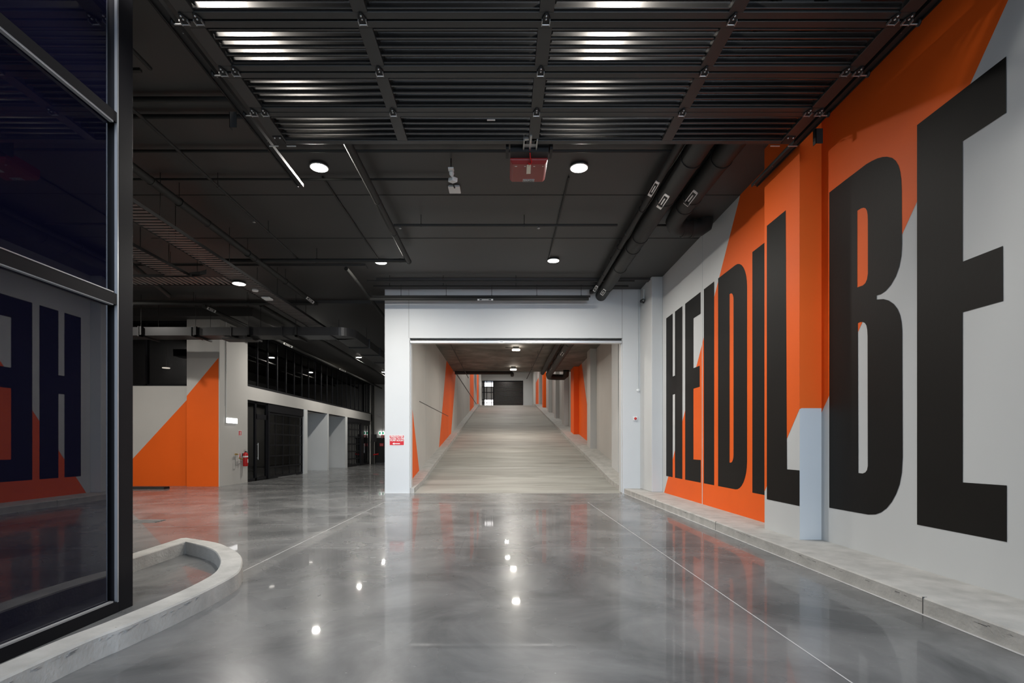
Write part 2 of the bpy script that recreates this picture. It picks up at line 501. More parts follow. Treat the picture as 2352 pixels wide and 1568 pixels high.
# ---- pillars on the right wall
def pillar(y0, y1, z0, z1, mt, label, group=None, extra=None):
    mm = MB(); mm.box(XP, XW - .001, y0, y1, z0, z1 - .001, mt)
    if extra: extra(mm)
    o = mm.build('pillar', bevel=0 if extra else 0.012)
    tag(o, label, 'pillar', group); return o
yn0, yn1 = 6.41, 7.27
def paint(mm):
    # inner face: orange above the slanting line, black L over it
    a = onX(1834.7, 943, XP); b = onX(1762, 1115, XP)
    sl = (b[2] - a[2]) / (b[1] - a[1])
    za, zb = a[2] + sl * (yn0 - a[1]), a[2] + sl * (yn1 - a[1])
    x = XP - EO
    mm.poly([(x, yn0 - .001, za), (x, yn1, zb), (x, yn1, HC), (x, yn0 - .001, HC)], 'paint_orange')
    y = yn0 - EO
    mm.poly([(XP - .001, y, 1.73), (XP + .02, y, 1.743), (XW, y, 1.743), (XW, y, HC), (XP - .001, y, HC)], 'paint_orange')
    x = XP - EB
    def Y2(px): return F * XP / (px - VX)
    L = [(1761.8, LB), (1838, LB), (1838, .98), (1808, .98), (1805.2, LT), (1761.8, LT)]
    mm.tess([[(x, max(Y2(px), yn0), h) for px, h in L]], 'paint_black')
pillar(yn0, yn1, KH, HC, 'wall_white', 'near pillar painted orange with a black letter L on its side', extra=paint)
pillar(12.78, YA, KH, HC, 'wall_white', 'plain white pillar in the corner beside the ramp entrance')
RP = [(16.55, 17.5, 'wall_white', 'first grey pillar inside the ramp, just behind the entrance'),
      (21.8, 22.6, 'wall_grey', 'grey pillar on the ramp between its entrance and the nearest orange pillar'),
      (26.85, 28.05, 'paint_orange', 'nearest and widest orange pillar on the right of the ramp'),
      (31.1, 32.2, 'wall_grey', 'first grey pillar beyond the wide orange pillar on the ramp'),
      (36.1, 37.2, 'wall_grey', 'second grey pillar beyond the wide orange pillar on the ramp'),
      (41.6, 42.6, 'wall_grey', 'third grey pillar beyond the wide orange pillar, before the far orange one'),
      (47.2, 48.3, 'paint_orange', 'far orange pillar near the top of the ramp'),
      (52.2, 53.3, 'wall_grey', 'last grey pillar at the very top of the ramp')]
for y0, y1, mt, lb in RP:
    zt = 5.3 if y0 < 28 else 11.3
    pillar(y0, y1, ramp_z(y0) + .02, zt, mt, lb, 'pillars along the right side of the ramp')

# ---- wall over the ramp
m = MB()
ZH = 4.116
m.box(XPL, XO0, YA, YA + .42, 0, HC, 'wall_white')
m.box(XO0, XO1, YA, YA + .42, ZH, HC, 'wall_white')
m.box(XO1, XW, YA, YA + .42, 0, HC, 'wall_white')
for xx in (XO0 - .012, XO1 + .0):
    m.box(xx - .02, xx, YA - .003, YA, ZH, HC, 'seam'); m.box(xx, xx + .012, YA - .006, YA, ZH, HC, 'wall_white')
struct(m.build('wall_back'), 'white wall over the wide entrance to the ramp', 'wall')

# ---- ramp
m = MB()
ys = [13.86, 15.5, 18.1, 22, 27.4, 52.4, 54, 75]
for a, b in zip(ys, ys[1:]):
    m.add([(XO0 - .66, a, ramp_z(a)), (XW, a, ramp_z(a)), (XW, b, ramp_z(b)), (XO0 - .66, b, ramp_z(b))], [(0, 1, 2, 3)], 'ramp_concrete')
for yy, mt, wd in ((17.9, 'joint', .03), (22.9, 'joint', .03), (33.5, 'joint', .06), (46, 'joint', .08)):
    z = ramp_z(yy) + .004
    m.add([(XO0, yy, z), (XO1, yy, z), (XO1, yy + wd, z + wd * .137), (XO0, yy + wd, z + wd * .137)], [(0, 1, 2, 3)], mt)
struct(m.build('floor'), 'long pale concrete ramp climbing away from the hall', 'ramp')

def kerb_run(name, xa, xb, label, y0=13.9, y1=54.0, flat=False):
    k = MB()
    for a, b in zip([y0, 15.5, 18.1, 22, 27.4, 52.4], [15.5, 18.1, 22, 27.4, 52.4, y1]):
        za, zb = ramp_z(a), ramp_z(b)
        vs = [(xa, a, za), (xb, a, za), (xb, a, za + KH), (xa, a, za + KH), (xa, b, zb), (xb, b, zb), (xb, b, zb + KH), (xa, b, zb + KH)]
        k.add(vs, [(0, 1, 2, 3), (4, 7, 6, 5), (0, 4, 5, 1), (3, 2, 6, 7), (0, 3, 7, 4), (1, 5, 6, 2)], 'kerb_concrete')
    tag(k.build(name), label, 'kerb')
kerb_run('kerb', -2.72, -2.36, 'raised concrete kerb along the left edge of the ramp')
kerb_run('kerb', XO1 + .02, XW, 'raised concrete kerb along the right edge of the ramp under the pillars')
# right kerb in the hall
k = MB()
k.prism([(XK, 0), (XK, KH - .012), (XK + .012, KH), (XW, KH), (XW, 0)], -6, YA, 'Y', 'kerb_concrete')
for yy in (4.0, 1.2, 7.9, 11.0):
    k.box(XK - .002, XK + .03, yy, yy + .006, 0.0, KH + .001, 'dark_joint')
random.seed(3)
for i in range(110):     # chipped dark line near the upper edge
    yy = random.uniform(1.5, 13); ln = random.uniform(.015, .08); zz = KH - .03 - random.uniform(0, .012)
    k.box(XK - .0015, XK, yy, yy + ln, zz, zz + random.uniform(.0015, .0035), random.choice(['dark_joint', 'label_grey']))
tag(k.build('kerb'), 'long concrete kerb at the foot of the lettered right wall', 'kerb')

# ---- ramp side walls
m = MB()
XL = -2.7
m.box(XPL, XL, YA + .42, 54, 0, 5.38, 'wall_grey')
m.box(XPL, XL, 28.8, 54, 5.38, 11.3, 'wall_grey')
m.box(-3.4, XL - .1, 54, 70, 5.2, 11.3, 'wall_grey')
def lw(px): # polygon in pixels on the left ramp wall
    return [(XL + EO, onX(x, y, XL)[1], onX(x, y, XL)[2]) for x, y in px]
tri = lw([(941, 883), (963, 1082.5)])
m.poly([(XL + EO, 14.35, 4.3), (XL + EO, 14.35, .1), (XL + EO, tri[1][1], tri[1][2] - .3), tri[1], tri[0]], 'paint_orange')
p = lw([(1025.5, 827.8), (1008, 1031), (1035.7, 1000), (1046, 853)])
lo = [(p[1][0], p[1][1], p[1][2] - .1), (p[2][0], p[2][1], p[2][2] - .1)]
# extend both slanting edges upward to the roof of the upper level
def ext(a, b, z): t = (z - a[2]) / (b[2] - a[2]); return (a[0], a[1] + (b[1] - a[1]) * t, z)
q0, q1 = onX(1025.5, 827.8, XL), onX(1008, 1031, XL)
q2, q3 = onX(1035.7, 1000, XL), onX(1047, 850, XL)
m.poly([(XL + EO, q0[1], min(q0[2], 5.38)), (XL + EO, q1[1], q1[2]), (XL + EO, q2[1], q2[2]), (XL + EO, q3[1], 5.38)], 'paint_orange')
m.poly([(XL + EO, 28.9, 5.38), (XL + EO, q3[1], 5.38), (XL + EO, q3[1] + .6, 8.5), (XL + EO, 28.9, 8.5)], 'paint_orange')
def band(px0, px1, zt=8.5, mt='paint_orange'):
    a = onX(px0, 900, XL)[1]; b = onX(px1, 900, XL)[1]
    m.poly([(XL + EO, a, ramp_z(a) + .05), (XL + EO, b, ramp_z(b) + .05), (XL + EO, b, zt), (XL + EO, a, zt)], mt)
band(1079.2, 1088)
band(1095, 1099.6, 9.0)
a = onX(1089.5, 900, XL)[1]; b = onX(1094.3, 900, XL)[1]
m.poly([(XL + EO, a, 7.2), (XL + EO, b, 6.2), (XL + EO, b, 9.2), (XL + EO, a, 9.2)], 'mural_blue')
# thin groove and ledge lines
m.box(XL, XL + .006, 16.9, 25.8, 2.675, 2.70, 'dark_joint')
m.box(XL, XL + .02, 28.8, 54, 5.36, 5.42, 'dark_joint')
for yy in (18.3, 22.2, 26.1, 31, 36, 41):
    m.box(XL, XL + .003, yy, yy + .012, 0.6, 5.3, 'seam')
struct(m.build('wall_left'), 'left side wall of the ramp with slanting orange bands', 'wall')

m = MB()
m.box(XW, XW + .25, YA + .3, 70, 0, 11.3, 'wall_grey')
x = XW - EO
m.poly([(x, 28.0, 0.9), (x, 22.5, 0.9), (x, 24.5, 3.47), (x, 25.9, 5.3), (x, 28.0, 5.3)], 'paint_orange')
m.poly([(x, 28.0, 5.3), (x, 28.0, 3.2), (x, 30.6, 6.2), (x, 30.6, 7.5)], 'paint_orange')
a = onX(1230.6, 879, XW); b = onX(1237.5, 879, XW)
m.poly([(x, a[1], 5.35), (x, b[1] - 2, 5.2), (x, b[1] - .4, a[2]), (x, a[1], a[2])], 'paint_orange')
struct(m.build('wall_right'), 'right side wall of the ramp behind its row of pillars', 'wall')

# ---- soffit over the ramp, upper roof and far wall
m = MB()
m.box(XPL, XW + .2, YA + .42, 28.8, 5.3, 5.7, 'raw_soffit')
struct(m.build('ceiling'), 'stained dark concrete soffit over the lower half of the ramp', 'ceiling')
m = MB(); m.box(XPL, XW + .2, 28.6, 28.8, 5.7, 11.3, 'wall_white'); struct(m.build('wall_front'), 'white upstand wall above the lip of the ramp soffit', 'wall')
m = MB(); m.box(-3.6, XW + .3, 28.8, 70.3, 11.3, 11.6, 'wall_white')
struct(m.build('ceiling'), 'pale roof over the upper level', 'ceiling')
YB = 69.5
xd0, xd1 = (1133 - VX) * YB / F, (1201.3 - VX) * YB / F
xg0 = (1099.3 - VX) * YB / F
zd = CAM_H + (VY - 874) * YB / F
m = MB()
m.box(xd1, XW + .3, YB, YB + .3, 5.2, 11.3, 'wall_white')
m.box(-3.6, xd1, YB, YB + .3, zd, 11.3, 'wall_white')
m.box(-3.6, xg0, YB, YB + .3, 5.2, zd, 'wall_white')
m.box(-3.4, XW, YB - .12, YB, zd + 1.05, zd + 1.15, 'seam')
struct(m.build('wall_back'), 'far white wall at the top of the ramp around the black shutter', 'wall')
# roller shutter at the top
t = thing('roller_shutter', 'black ribbed roller shutter door in the far wall at the ramp top', 'door', (xd0, YB, 5.3))
s = MB(); n = 26; hh = (zd - 5.33) / n
for i in range(n):
    z = 5.33 + i * hh
    s.prism([(YB + .06, z), (YB + .02, z + hh * .25), (YB + .02, z + hh * .75), (YB + .06, z + hh)], xd0 + .06, xd1 - .05, 'X', 'slat_black')
s.build('curtain', t)
s = MB(); s.box(xd0, xd0 + .1, YB - .05, YB + .1, 5.33, zd, 'frame_black'); s.box(xd1 - .08, xd1, YB - .05, YB + .1, 5.33, zd, 'frame_black')
s.box(xd0, xd1, YB - .05, YB + .1, zd - .12, zd, 'frame_black'); s.build('frame', t)
# gridded glazing beside it
t = thing('window_wall', 'black gridded glazing with bright panes left of the far roller door', 'window', (xg0, YB, 5.3))
s = MB(); W_ = xd0 - xg0
xs = [(q - VX) * YB / F for q in (1099.5, 1103, 1111, 1117.5, 1128, 1132.5)]
for i, xx in enumerate(xs): s.box(xx, xx + (.12 if i in (0, 2) else .07), YB - .02, YB + .06, 5.33, zd, 'frame_black')
H_ = zd - 5.33
for zq in (5.34, 6.78, 7.22, 8.18, 8.9, 9.52, zd - .08):
    s.box(xg0, xd0, YB - .015, YB + .05, zq, zq + .07, 'frame_black')
s.build('frame', t)
MB().box(xs[2], xd0, YB + .05, YB + .06, 8.94, 9.52, 'sky_panel').build('bright_pane', t)
s = MB()
s.box(xs[2], xd0, YB + .05, YB + .06, 5.33, 7.22, 'sky_panel'); s.build('bright_pane', t)
s = MB(); s.box(xs[2], xd0, YB + .05, YB + .06, 7.23, 8.93, 'label_grey')
s.box(xg0, xs[2], YB + .05, YB + .06, 5.33, zd, 'interior_mid'); s.build('grey_pane', t)

# shutter head in the ramp opening
t = thing('roller_shutter', 'rolled up shutter with a silver bottom bar across the ramp entrance', 'shutter', (XO0, YA + .1, 4.0))
s = MB(); s.box(XO0, XO1, YA + .10, YA + .22, 4.03, ZH + .02, 'slat_black')
s.tube([(XO0 + .01, YA + .10, 4.075), (XO1 - .01, YA + .10, 4.075)], .03, 'slat_black', n=12); s.build('curtain', t)
s = MB(); s.prism([(YA + .05, 3.985), (YA + .035, 4.0), (YA + .035, 4.045), (YA + .05, 4.055), (YA + .15, 4.055), (YA + .15, 3.985)], XO0 + .01, XO1 - .01, 'X', 'silver_bar'); s.build('bottom_bar', t)
for px in (1152, 1215):
    c = onY(px, 784, YA + .03)
    s = MB(); s.box(c[0] - .08, c[0] + .08, YA + .028, YA + .035, 3.99, 4.05, 'label_white')
    s.box(c[0] - .065, c[0] + .065, YA + .026, YA + .028, 4.0, 4.038, 'silver_bar')
    s.box(c[0] - .04, c[0] + .04, YA + .025, YA + .026, 4.012, 4.028, 'label_grey'); s.build('sticker', t)
MB().box(XO0, XO0 + .02, YA + .08, YA + .24, 0.02, 4.1, 'wall_white').build('guide_rail', t); MB().box(XO1 - .02, XO1, YA + .08, YA + .24, 0.02, 4.1, 'wall_white').build('guide_rail', t)

# ================================================================ LEFT HALL
# frontal orange wall
YW = 16.3
m = MB()
ztop = onY(400, 886, YW)[2]
m.box(-12, XF - .9, YW, YW + .2, 0, ztop, 'wall_grey')
a = onY(307, 1050.9, YW); b = onY(431, 916, YW)
sl = (b[2] - a[2]) / (b[0] - a[0])
xz = a[0] - (a[2]) / sl
m.poly([(xz, YW - EO, 0), (b[0], YW - EO, 0), (b[0], YW - EO, b[2])], 'paint_orange')
struct(m.build('wall_left'), 'low far wall left with a rising orange diagonal, under dark windows', 'wall')
# column block
YC = 16.1
xc0 = (429 - VX) * YC / F; xc1 = XF
m = MB()
m.box(xc0, xc1, YC, 17.87, 0, 5.2, 'wall_grey')
a = onY(429.5, 909, YC); b = onY(506.5, 821, YC)
m.poly([(xc0, YC - EO, 0), (xc1 - .03, YC - EO, 0), (xc1 - .03, YC - EO, b[2]), (xc0, YC - EO, a[2])], 'paint_orange')
m.box(XF - .002, XF + .004, YC + .28, YC + .30, 2.5, 5.2, 'seam')
tag(m.build('column'), 'broad wall column with orange diagonal front beside the black shopfront doors', 'column')
# dark window over the orange wall
t = thing('window', 'dark upper window above the orange wall with one downlight reflected', 'window', (-11, YW, ztop))
struct(t)
s = MB(); s.box(-12, xc0, YW + .02, YW + .14, ztop, ztop + .06, 'frame_black'); s.box(-12, xc0, YW + .02, YW + .14, 5.1, 5.2, 'frame_black')
s.box(xc0 - .07, xc0, YW + .02, YW + .14, ztop, 5.2, 'frame_black')
c = onY(335, 800, YW); s.box(c[0] - .03, c[0] + .03, YW + .02, YW + .14, ztop, 5.2, 'frame_black'); s.build('frame', t)
s = MB(); s.box(-12, xc0 - .07, YW + .07, YW + .08, ztop + .06, 5.1, 'glass_black'); s.build('pane', t)
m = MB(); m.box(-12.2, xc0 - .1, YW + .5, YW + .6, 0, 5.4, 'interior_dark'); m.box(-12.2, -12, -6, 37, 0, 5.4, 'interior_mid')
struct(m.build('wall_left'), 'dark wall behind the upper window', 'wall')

q = onY(381.5, 844, 16.62)  # glowing disc added behind the glass as the reflection of a downlight
t = thing('reflected_light', 'glowing oval standing in for a downlight reflected in the dark upper window', 'light', q)
MB().lathe([(.11, .0), (.11, -.02), (.001, -.03)], (q[0], q[1], q[2]), 'lamp_small', n=20).build('lens', t)
MB().tube([(q[0], q[1], q[2]), (q[0], q[1], 5.38)], .01, 'black_matte', n=6).build('stem', t)
# shopfront wall: band, fins, end post
m = MB()
TH = .35
B0, B1 = 2.83, 3.29
Y0, Y1, YE = 17.87, 34.5, 34.9
m.box(XF - TH, XF, Y0, YE, B0, B1, 'wall_grey')
m.box(XF - TH, XF, Y1, YE, 0, 5.3, 'wall_grey')
m.box(XF - TH, XF, 22.95, 23.35, 0, B0, 'wall_white')
m.box(XF - TH, XF, 29.15, 29.35, 0, B0, 'wall_white')
m.box(-9.9, XF, 26.0, 26.2, 0, B0, 'wall_white')
m.box(-9.9, XF, 28.95, 29.15, 0, B0, 'wall_white')
m.box(-10.0, -9.9, 23.0, 29.2, 0, B0, 'wall_white')
m.box(-10, XF - .1, 23.0, 29.2, B0, B0 + .1, 'wall_grey')
struct(m.build('wall_left'), 'grey shopfront wall of the left hall with two open recessed bays', 'wall')
# back, far end
m = MB()
m.box(-12, XPL, YEND, YEND + .2, 0, HC, 'wall_grey')
m.box(XF, XPL, YEND - .01, YEND, 3.3, 3.33, 'seam')
struct(m.build('wall_back'), 'grey end wall of the left hall beyond the pipes', 'wall')
m = MB(); m.box(-12, XF - 3.1, 17.9, YEND, 0, HC, 'interior_mid'); struct(m.build('wall_left'), 'back wall of the shops behind the dark glazing', 'wall')
# clerestory glazing
t = thing('window', 'long black strip of upper glazing with many vertical mullions above the shopfronts', 'window', (XF, 26, B1)); struct(t)
s = MB()
s.box(XF - .12, XF - .01, Y0, Y1, B1, B1 + .08, 'frame_black'); s.box(XF - .12, XF - .01, Y0, Y1, 5.2, 5.3, 'frame_black')
s.build('frame', t)
yy = Y0 + .8; first = None
while yy < Y1:
    if first is None:
        first = MB().prism([(XF - .1, yy - .02), (XF - .03, yy - .02), (XF - .02, yy - .012), (XF - .02, yy + .012), (XF - .03, yy + .02), (XF - .1, yy + .02)], B1 + .08, 5.2, 'Z', 'frame_black').build('mullion', t)
        yy0 = yy; loc0 = first.location.copy()
    else:
        c = first.copy(); COL.objects.link(c); c.parent = t; c.location = loc0 + Vector((0, yy - yy0, 0))
    yy += .82
s = MB(); s.box(XF - .06, XF - .05, Y0, Y1, B1 + .08, 5.2, 'glass_black'); s.build('pane', t)

# doors in the shopfront
def glaze(nm, label, ya, yb, za, zb, cols, rows, fr=.05, cat='door', handle=None, parts='pane'):
    t = thing(nm, label, cat, (XF - .1, (ya + yb) / 2, za)); struct(t)
    s = MB(); x0, x1 = XF - .16, XF - .06
    s.box(x0, x1, ya, yb, za, za + fr * 1.6, 'frame_black'); s.box(x0, x1, ya, yb, zb - fr * 1.6, zb, 'frame_black')
    s.box(x0, x1, ya, ya + fr, za, zb, 'frame_black'); s.box(x0, x1, yb - fr, yb, za, zb, 'frame_black')
    for i in range(1, cols): y = ya + (yb - ya) * i / cols; s.box(x0 + .02, x1 - .025, y - fr / 2, y + fr / 2, za, zb, 'frame_black')
    for i in range(1, rows): z = za + (zb - za) * i / rows; s.box(x0 + .02, x1 - .028, ya, yb, z - fr / 2, z + fr / 2, 'frame_black')
    s.build('frame', t)
    s = MB(); s.box(XF - .105, XF - .095, ya + fr, yb - fr, za + fr, zb - fr, 'glass_black'); s.build(parts, t)
    if handle:
        s = MB(); s.tube([(XF - .02, handle, .75), (XF - .02, handle, 1.35)], .014, 'bolt_silver', n=8)
        s.box(XF - .06, XF - .02, handle - .01, handle + .01, .8, .82, 'bolt_silver'); s.box(XF - .06, XF - .02, handle - .01, handle + .01, 1.28, 1.3, 'bolt_silver')
        s.build('handle', t)
    return t
glaze('window', 'tall fixed glass sidelight at the corner of the first shopfront', Y0, 18.6, .02, B0, 1, 1)
glaze('door', 'glass entrance door with pull handle beside the first sectional door', 18.6, 19.5, .02, 2.3, 1, 1, .06, handle=18.68)
glaze('window', 'small fanlight above the first glass entrance door', 18.6, 19.5, 2.3, B0, 1, 1)
glaze('door', 'wide black sectional glass door nearest the orange column', 19.62, 22.95, .02, 2.52, 5, 6, .05)
m = MB(); m.box(XF - .2, XF - .03, 19.5, 22.95, 2.52, B0, 'frame_black'); m.box(XF - .2, XF - .02, 19.5, 19.62, 0.02, 2.52, 'frame_black')
struct(m.build('trim'), 'black header casing over the first sectional glass door', 'trim')
glaze('door', 'second black sectional glass door at the far end of the shopfronts', 29.35, 32.3, .02, 2.6, 5, 6, .06)
glaze('door', 'narrow glass entrance door at the far end beside the red pipework', 32.9, 34.45, .02, 2.6, 2, 1, .06, handle=33.0)
m = MB(); m.box(XF - .2, XF - .03, 29.35, 34.5, 2.6, B0, 'frame_black'); m.box(XF - .2, XF - .03, 32.3, 32.9, 0.02, 2.6, 'frame_black')
struct(m.build('trim'), 'black header casing over the farthest shopfront doors', 'trim')
# pendant lamps inside the shop
for i, px in enumerate((759.7, 772, 783.3)):
    p = onX(px, 882, XF - 1.4)
    q = thing('pendant_lamp', ['left', 'middle', 'right'][i] + ' of three warm pendant lamps glowing behind the upper glazing', 'lamp', p, 'warm pendant lamps behind the glazing')
    MB().lathe([(.10, .0), (.12, .02), (.12, .45), (.10, .47)], p, 'interior_mid', n=14).build('shade', q)
    MB().lathe([(.13, -.07), (.14, -.05), (.14, .0), (.10, .0)], p, 'lamp_small', n=14).build('bulb_ring', q)
    MB().tube([(p[0], p[1], p[2] + .47), (p[0], p[1], HC)], .008, 'black_matte', n=6).build('cord', q)

# exit luminaire on the column side, with conduit
t = thing('exit_light', 'glowing white box light on the side of the orange column', 'light', onX(530, 966, XF))
a = onX(517.5, 961, XF); b = onX(542, 971, XF)
ya, yb = a[1], b[1]
s = MB(); s.box(XF, XF + .05, ya, yb, 2.135, 2.155, 'white_plastic'); s.box(XF, XF + .03, ya, yb, 1.97, 2.14, 'white_plastic'); s.build('housing', t)
s = MB(); s.box(XF + .03, XF + .055, ya + .01, yb - .01, 1.975, 2.135, 'exit_lit'); s.build('diffuser', t)
s = MB(); s.tube([(XF + .012, ya + .03, 2.155), (XF + .012, ya + .03, 5.2)], .012, 'white_plastic', n=8)
tag(s.build('conduit'), 'thin vertical conduit dropping to the glowing box light', 'conduit')

# fire extinguisher
cx, cy = onX(557, 1075, XF)[1], 0
t = thing('fire_extinguisher', 'red fire extinguisher hung on the grey side of the orange column', 'fire extinguisher', (XF + .09, cx, .62))
c = (XF + .10, cx, 0)
MB().lathe([(.01, .56), (.07, .565), (.08, .585), (.08, .96), (.072, .99), (.045, 1.02), (.03, 1.03)], c, 'red_paint', n=20).build('cylinder', t)
MB().box(XF, XF + .03, cx - .03, cx + .03, .9, 1.0, 'black_matte').build('wall_bracket', t)
MB().lathe([(.0815, .86), (.0815, .91)], c, 'label_white', n=20).build('white_band', t)
s = MB(); s.box(XF + .165, XF + .183, cx - .02, cx + .02, .68, .80, 'label_white'); s.build('label_panel', t)
s = MB(); s.box(XF + .08, XF + .12, cx - .02, cx + .02, 1.02, 1.07, 'black_matte'); s.box(XF + .09, XF + .11, cx - .11, cx + .0, 1.065, 1.08, 'galv')
s.box(XF + .09, XF + .11, cx - .10, cx, 1.10, 1.112, 'galv'); s.build('valve_handle', t)
s = MB(); s.tube([(XF + .11, cx + .02, 1.05), (XF + .16, cx + .09, 1.02), (XF + .17, cx + .10, .9), (XF + .16, cx + .09, .72)], .012, 'black_matte', n=8); s.build('hose', t)
# hose tap
tt = onX(541, 1062, XF); y = tt[1]
t = thing('hose_tap', 'brass hose tap on bent pipes left of the fire extinguisher', 'tap', (XF + .05, y, .8))
s = MB(); s.tube([(XF, y + .02, .62), (XF + .06, y + .02, .62), (XF + .06, y - .12, .62), (XF + .06, y - .12, .98)], .011, 'galv', n=8); s.tube([(XF, y + .2, .66), (XF + .06, y + .2, .66), (XF + .06, y + .2, .95)], .011, 'galv', n=8); s.build('pipe', t)
s = MB(); s.tube([(XF + .06, y - .14, .97), (XF + .06, y + .04, .97)], .02, 'brass', n=8); MB().tube([(XF + .06, y + .12, .85), (XF + .1, y + .26, .8)], .022, 'brass', n=8).build('spout', t); s.box(XF + .04, XF + .08, y - .12, y - .04, .985, 1.0, 'brass'); s.build('valve', t)
# signs on the column side
def side_sign(px, py0, py1, w, label, kind):
    a = onX(px, py0, XF); b = onX(px, py1, XF); y = a[1]
    s = MB(); s.box(XF, XF + .006, y - w / 2, y + w / 2, b[2], a[2], 'label_white')
    if kind == 'bar':
        s.box(XF + .006, XF + .008, y - w * .42, y + w * .42, b[2] + .02, a[2] - .02, 'red_sign')
        s.box(XF + .008, XF + .010, y - w * .10, y + w * .14, b[2] + .05, a[2] - .04, 'label_white')
        s.box(XF + .008, XF + .010, y - w * .2, y + w * .2, b[2] + .03, b[2] + .04, 'label_white')
    else:
        zc = (a[2] + b[2]) / 2 + .05
        s.prism([(y - w * .4, zc - .06), (y + w * .4, zc - .06), (y, zc + .11)], XF + .006, XF + .008, 'X', 'red_sign')
        s.prism([(y - w * .15, zc - .045), (y + w * .15, zc - .045), (y, zc + .02)], XF + .008, XF + .010, 'X', 'label_white')
        s.box(XF + .006, XF + .008, y - w * .12, y + w * .12, b[2] + .02, b[2] + .08, 'label_grey')
    tag(s.build('sign'), label, 'sign')
side_sign(551, 988, 1001, .20, 'small red and white sign halfway up the side of the column', 'bar')
side_sign(551, 1044.5, 1058, .20, 'small white sign with red triangle just above the fire extinguisher', 'tri')

# far end details
yb = YEND
def fe(x, y): return onY(x, y, yb)
a = fe(863.5, 1007); b = fe(900, 1063)
t = thing('door', 'black double fire door at the far end of the left hall', 'door', (a[0], yb, 0)); struct(t)
MB().box(a[0], a[0] + 1.1, yb - .06, yb - .02, .03, a[2], 'black_matte').build('door_leaf', t)
MB().box(a[0] - .05, a[0], yb - .08, yb, 0, a[2] + .05, 'frame_black').box(a[0] - .05, a[0] + 1.2, yb - .08, yb, a[2], a[2] + .05, 'frame_black').build('door_frame', t)
s = MB(); c = fe(876.8, 1021); s.box(c[0] - .13, c[0] + .13, yb - .068, yb - .062, c[2] - .10, c[2] + .10, 'red_sign')
s.text('NO FIRE', .055, 'label_white', T(c[0], yb - .069, c[2] + .035) @ RX(90)); s.text('ACCESS', .055, 'label_white', T(c[0], yb - .069, c[2] - .045) @ RX(90))
tag(s.build('sign'), 'small red lettered sign on the black far door', 'sign')
a = fe(871, 991); b = fe(883, 997.5)
s = MB(); s.box(a[0], b[0], yb - .1, yb - .04, b[2], a[2], 'exit_lit'); s.box(a[0] + .01, a[0] + .13, yb - .104, yb - .10, b[2] + .01, a[2] - .01, 'green_sign'); s.box(b[0] - .13, b[0] - .01, yb - .104, yb - .10, b[2] + .01, a[2] - .01, 'green_sign')
tag(s.build('exit_sign'), 'lit green and white exit sign on the far grey wall', 'sign')
a = fe(876, 998.8); b = fe(882, 1005.8)
s = MB(); s.box(a[0], b[0], yb - .05, yb, b[2], a[2], 'red_sign'); s.box(a[0] + .06, b[0] - .05, yb - .055, yb - .05, b[2] + .04, a[2] - .04, 'label_white')
tag(s.build('sign'), 'red square sign just under the green exit sign', 'sign')
# risers
t = thing('sprinkler_riser', 'thick black vertical pipe with red valves at the far corner', 'pipe', (-8.45, 34.9, 0))
r0 = onX(857, 1000, -8.45)
MB().tube([(-8.45, r0[1], 0), (-8.45, r0[1], 5.3)], .07, 'pipe_black').build('pipe', t)
s = MB(); s.box(-8.5, -8.2, r0[1] - .15, r0[1] - .05, 1.45, 1.95, 'black_matte'); s.build('valve_box', t)
s = MB(); s.tube([(-8.4, r0[1] - .1, .62), (-8.1, r0[1] - .1, .66)], .04, 'red_paint', n=8); s.lathe([(.07, 0), (.09, .01), (.07, .02)], (-8.1, r0[1] - .1, .66), 'red_paint', axis='X', n=12); s.build('valve_wheel', t)
s = MB(); s.box(-8.33, -8.28, r0[1] - .14, r0[1] - .10, 1.5, 1.8, 'red_paint'); s.build('red_gauge', t)
s = MB(); s.tube([(-8.66, 34.4, 0), (-8.66, 34.4, 5.3)], .02, 'pipe_black', n=8); tag(s.build('conduit'), 'thin dark vertical pipe beside the last shopfront door', 'pipe')
s = MB(); s.tube([(-8.2, 35.5, 1.7), (-8.2, 35.5, 3.2), (-8.45, 35.5, 3.3)], .02, 'galv', n=8); tag(s.build('conduit'), 'thin grey bent conduit on the far wall behind the riser', 'conduit')

# ================================================================ WHITE PIER FITTINGS
t = thing('sign', 'red FIREFIGHTER ACCESS TO FIRE PUMP ROOM sign with arrow on the pier', 'sign', onY(911.5, 1010, YA))
a = onY(894.5, 999, YA); b = onY(928.5, 1022.5, YA)
s = MB(); s.box(a[0], b[0], YA - .006, YA, b[2], a[2], 'label_white'); s.box(a[0] + .008, b[0] - .008, YA - .008, YA - .006, b[2] + .008, a[2] - .008, 'red_sign'); s.build('panel', t)
s = MB(); cx = (a[0] + b[0]) / 2; W_ = b[0] - a[0]
for txt, fz, sx in (('FIREFIGHTER', .86, .97), ('ACCESS TO FIRE', .665, .9), ('PUMP ROOM', .47, .97)):
    s.text(txt, .062, 'label_white', T(cx, YA - .0095, b[2] + (a[2] - b[2]) * fz) @ RX(90), sx=sx, bold=.0012)
s.build('lettering', t)
zc = b[2] + (a[2] - b[2]) * .17; x0 = a[0] + W_ * .2
s = MB(); s.prism([(x0, zc), (x0 + .06, zc + .032), (x0 + .045, zc + .010), (x0 + .20, zc + .010), (x0 + .20, zc - .010), (x0 + .045, zc - .010), (x0 + .06, zc - .032)], YA - .0105, YA - .008, 'Y', 'label_white'); s.build('arrow', t)
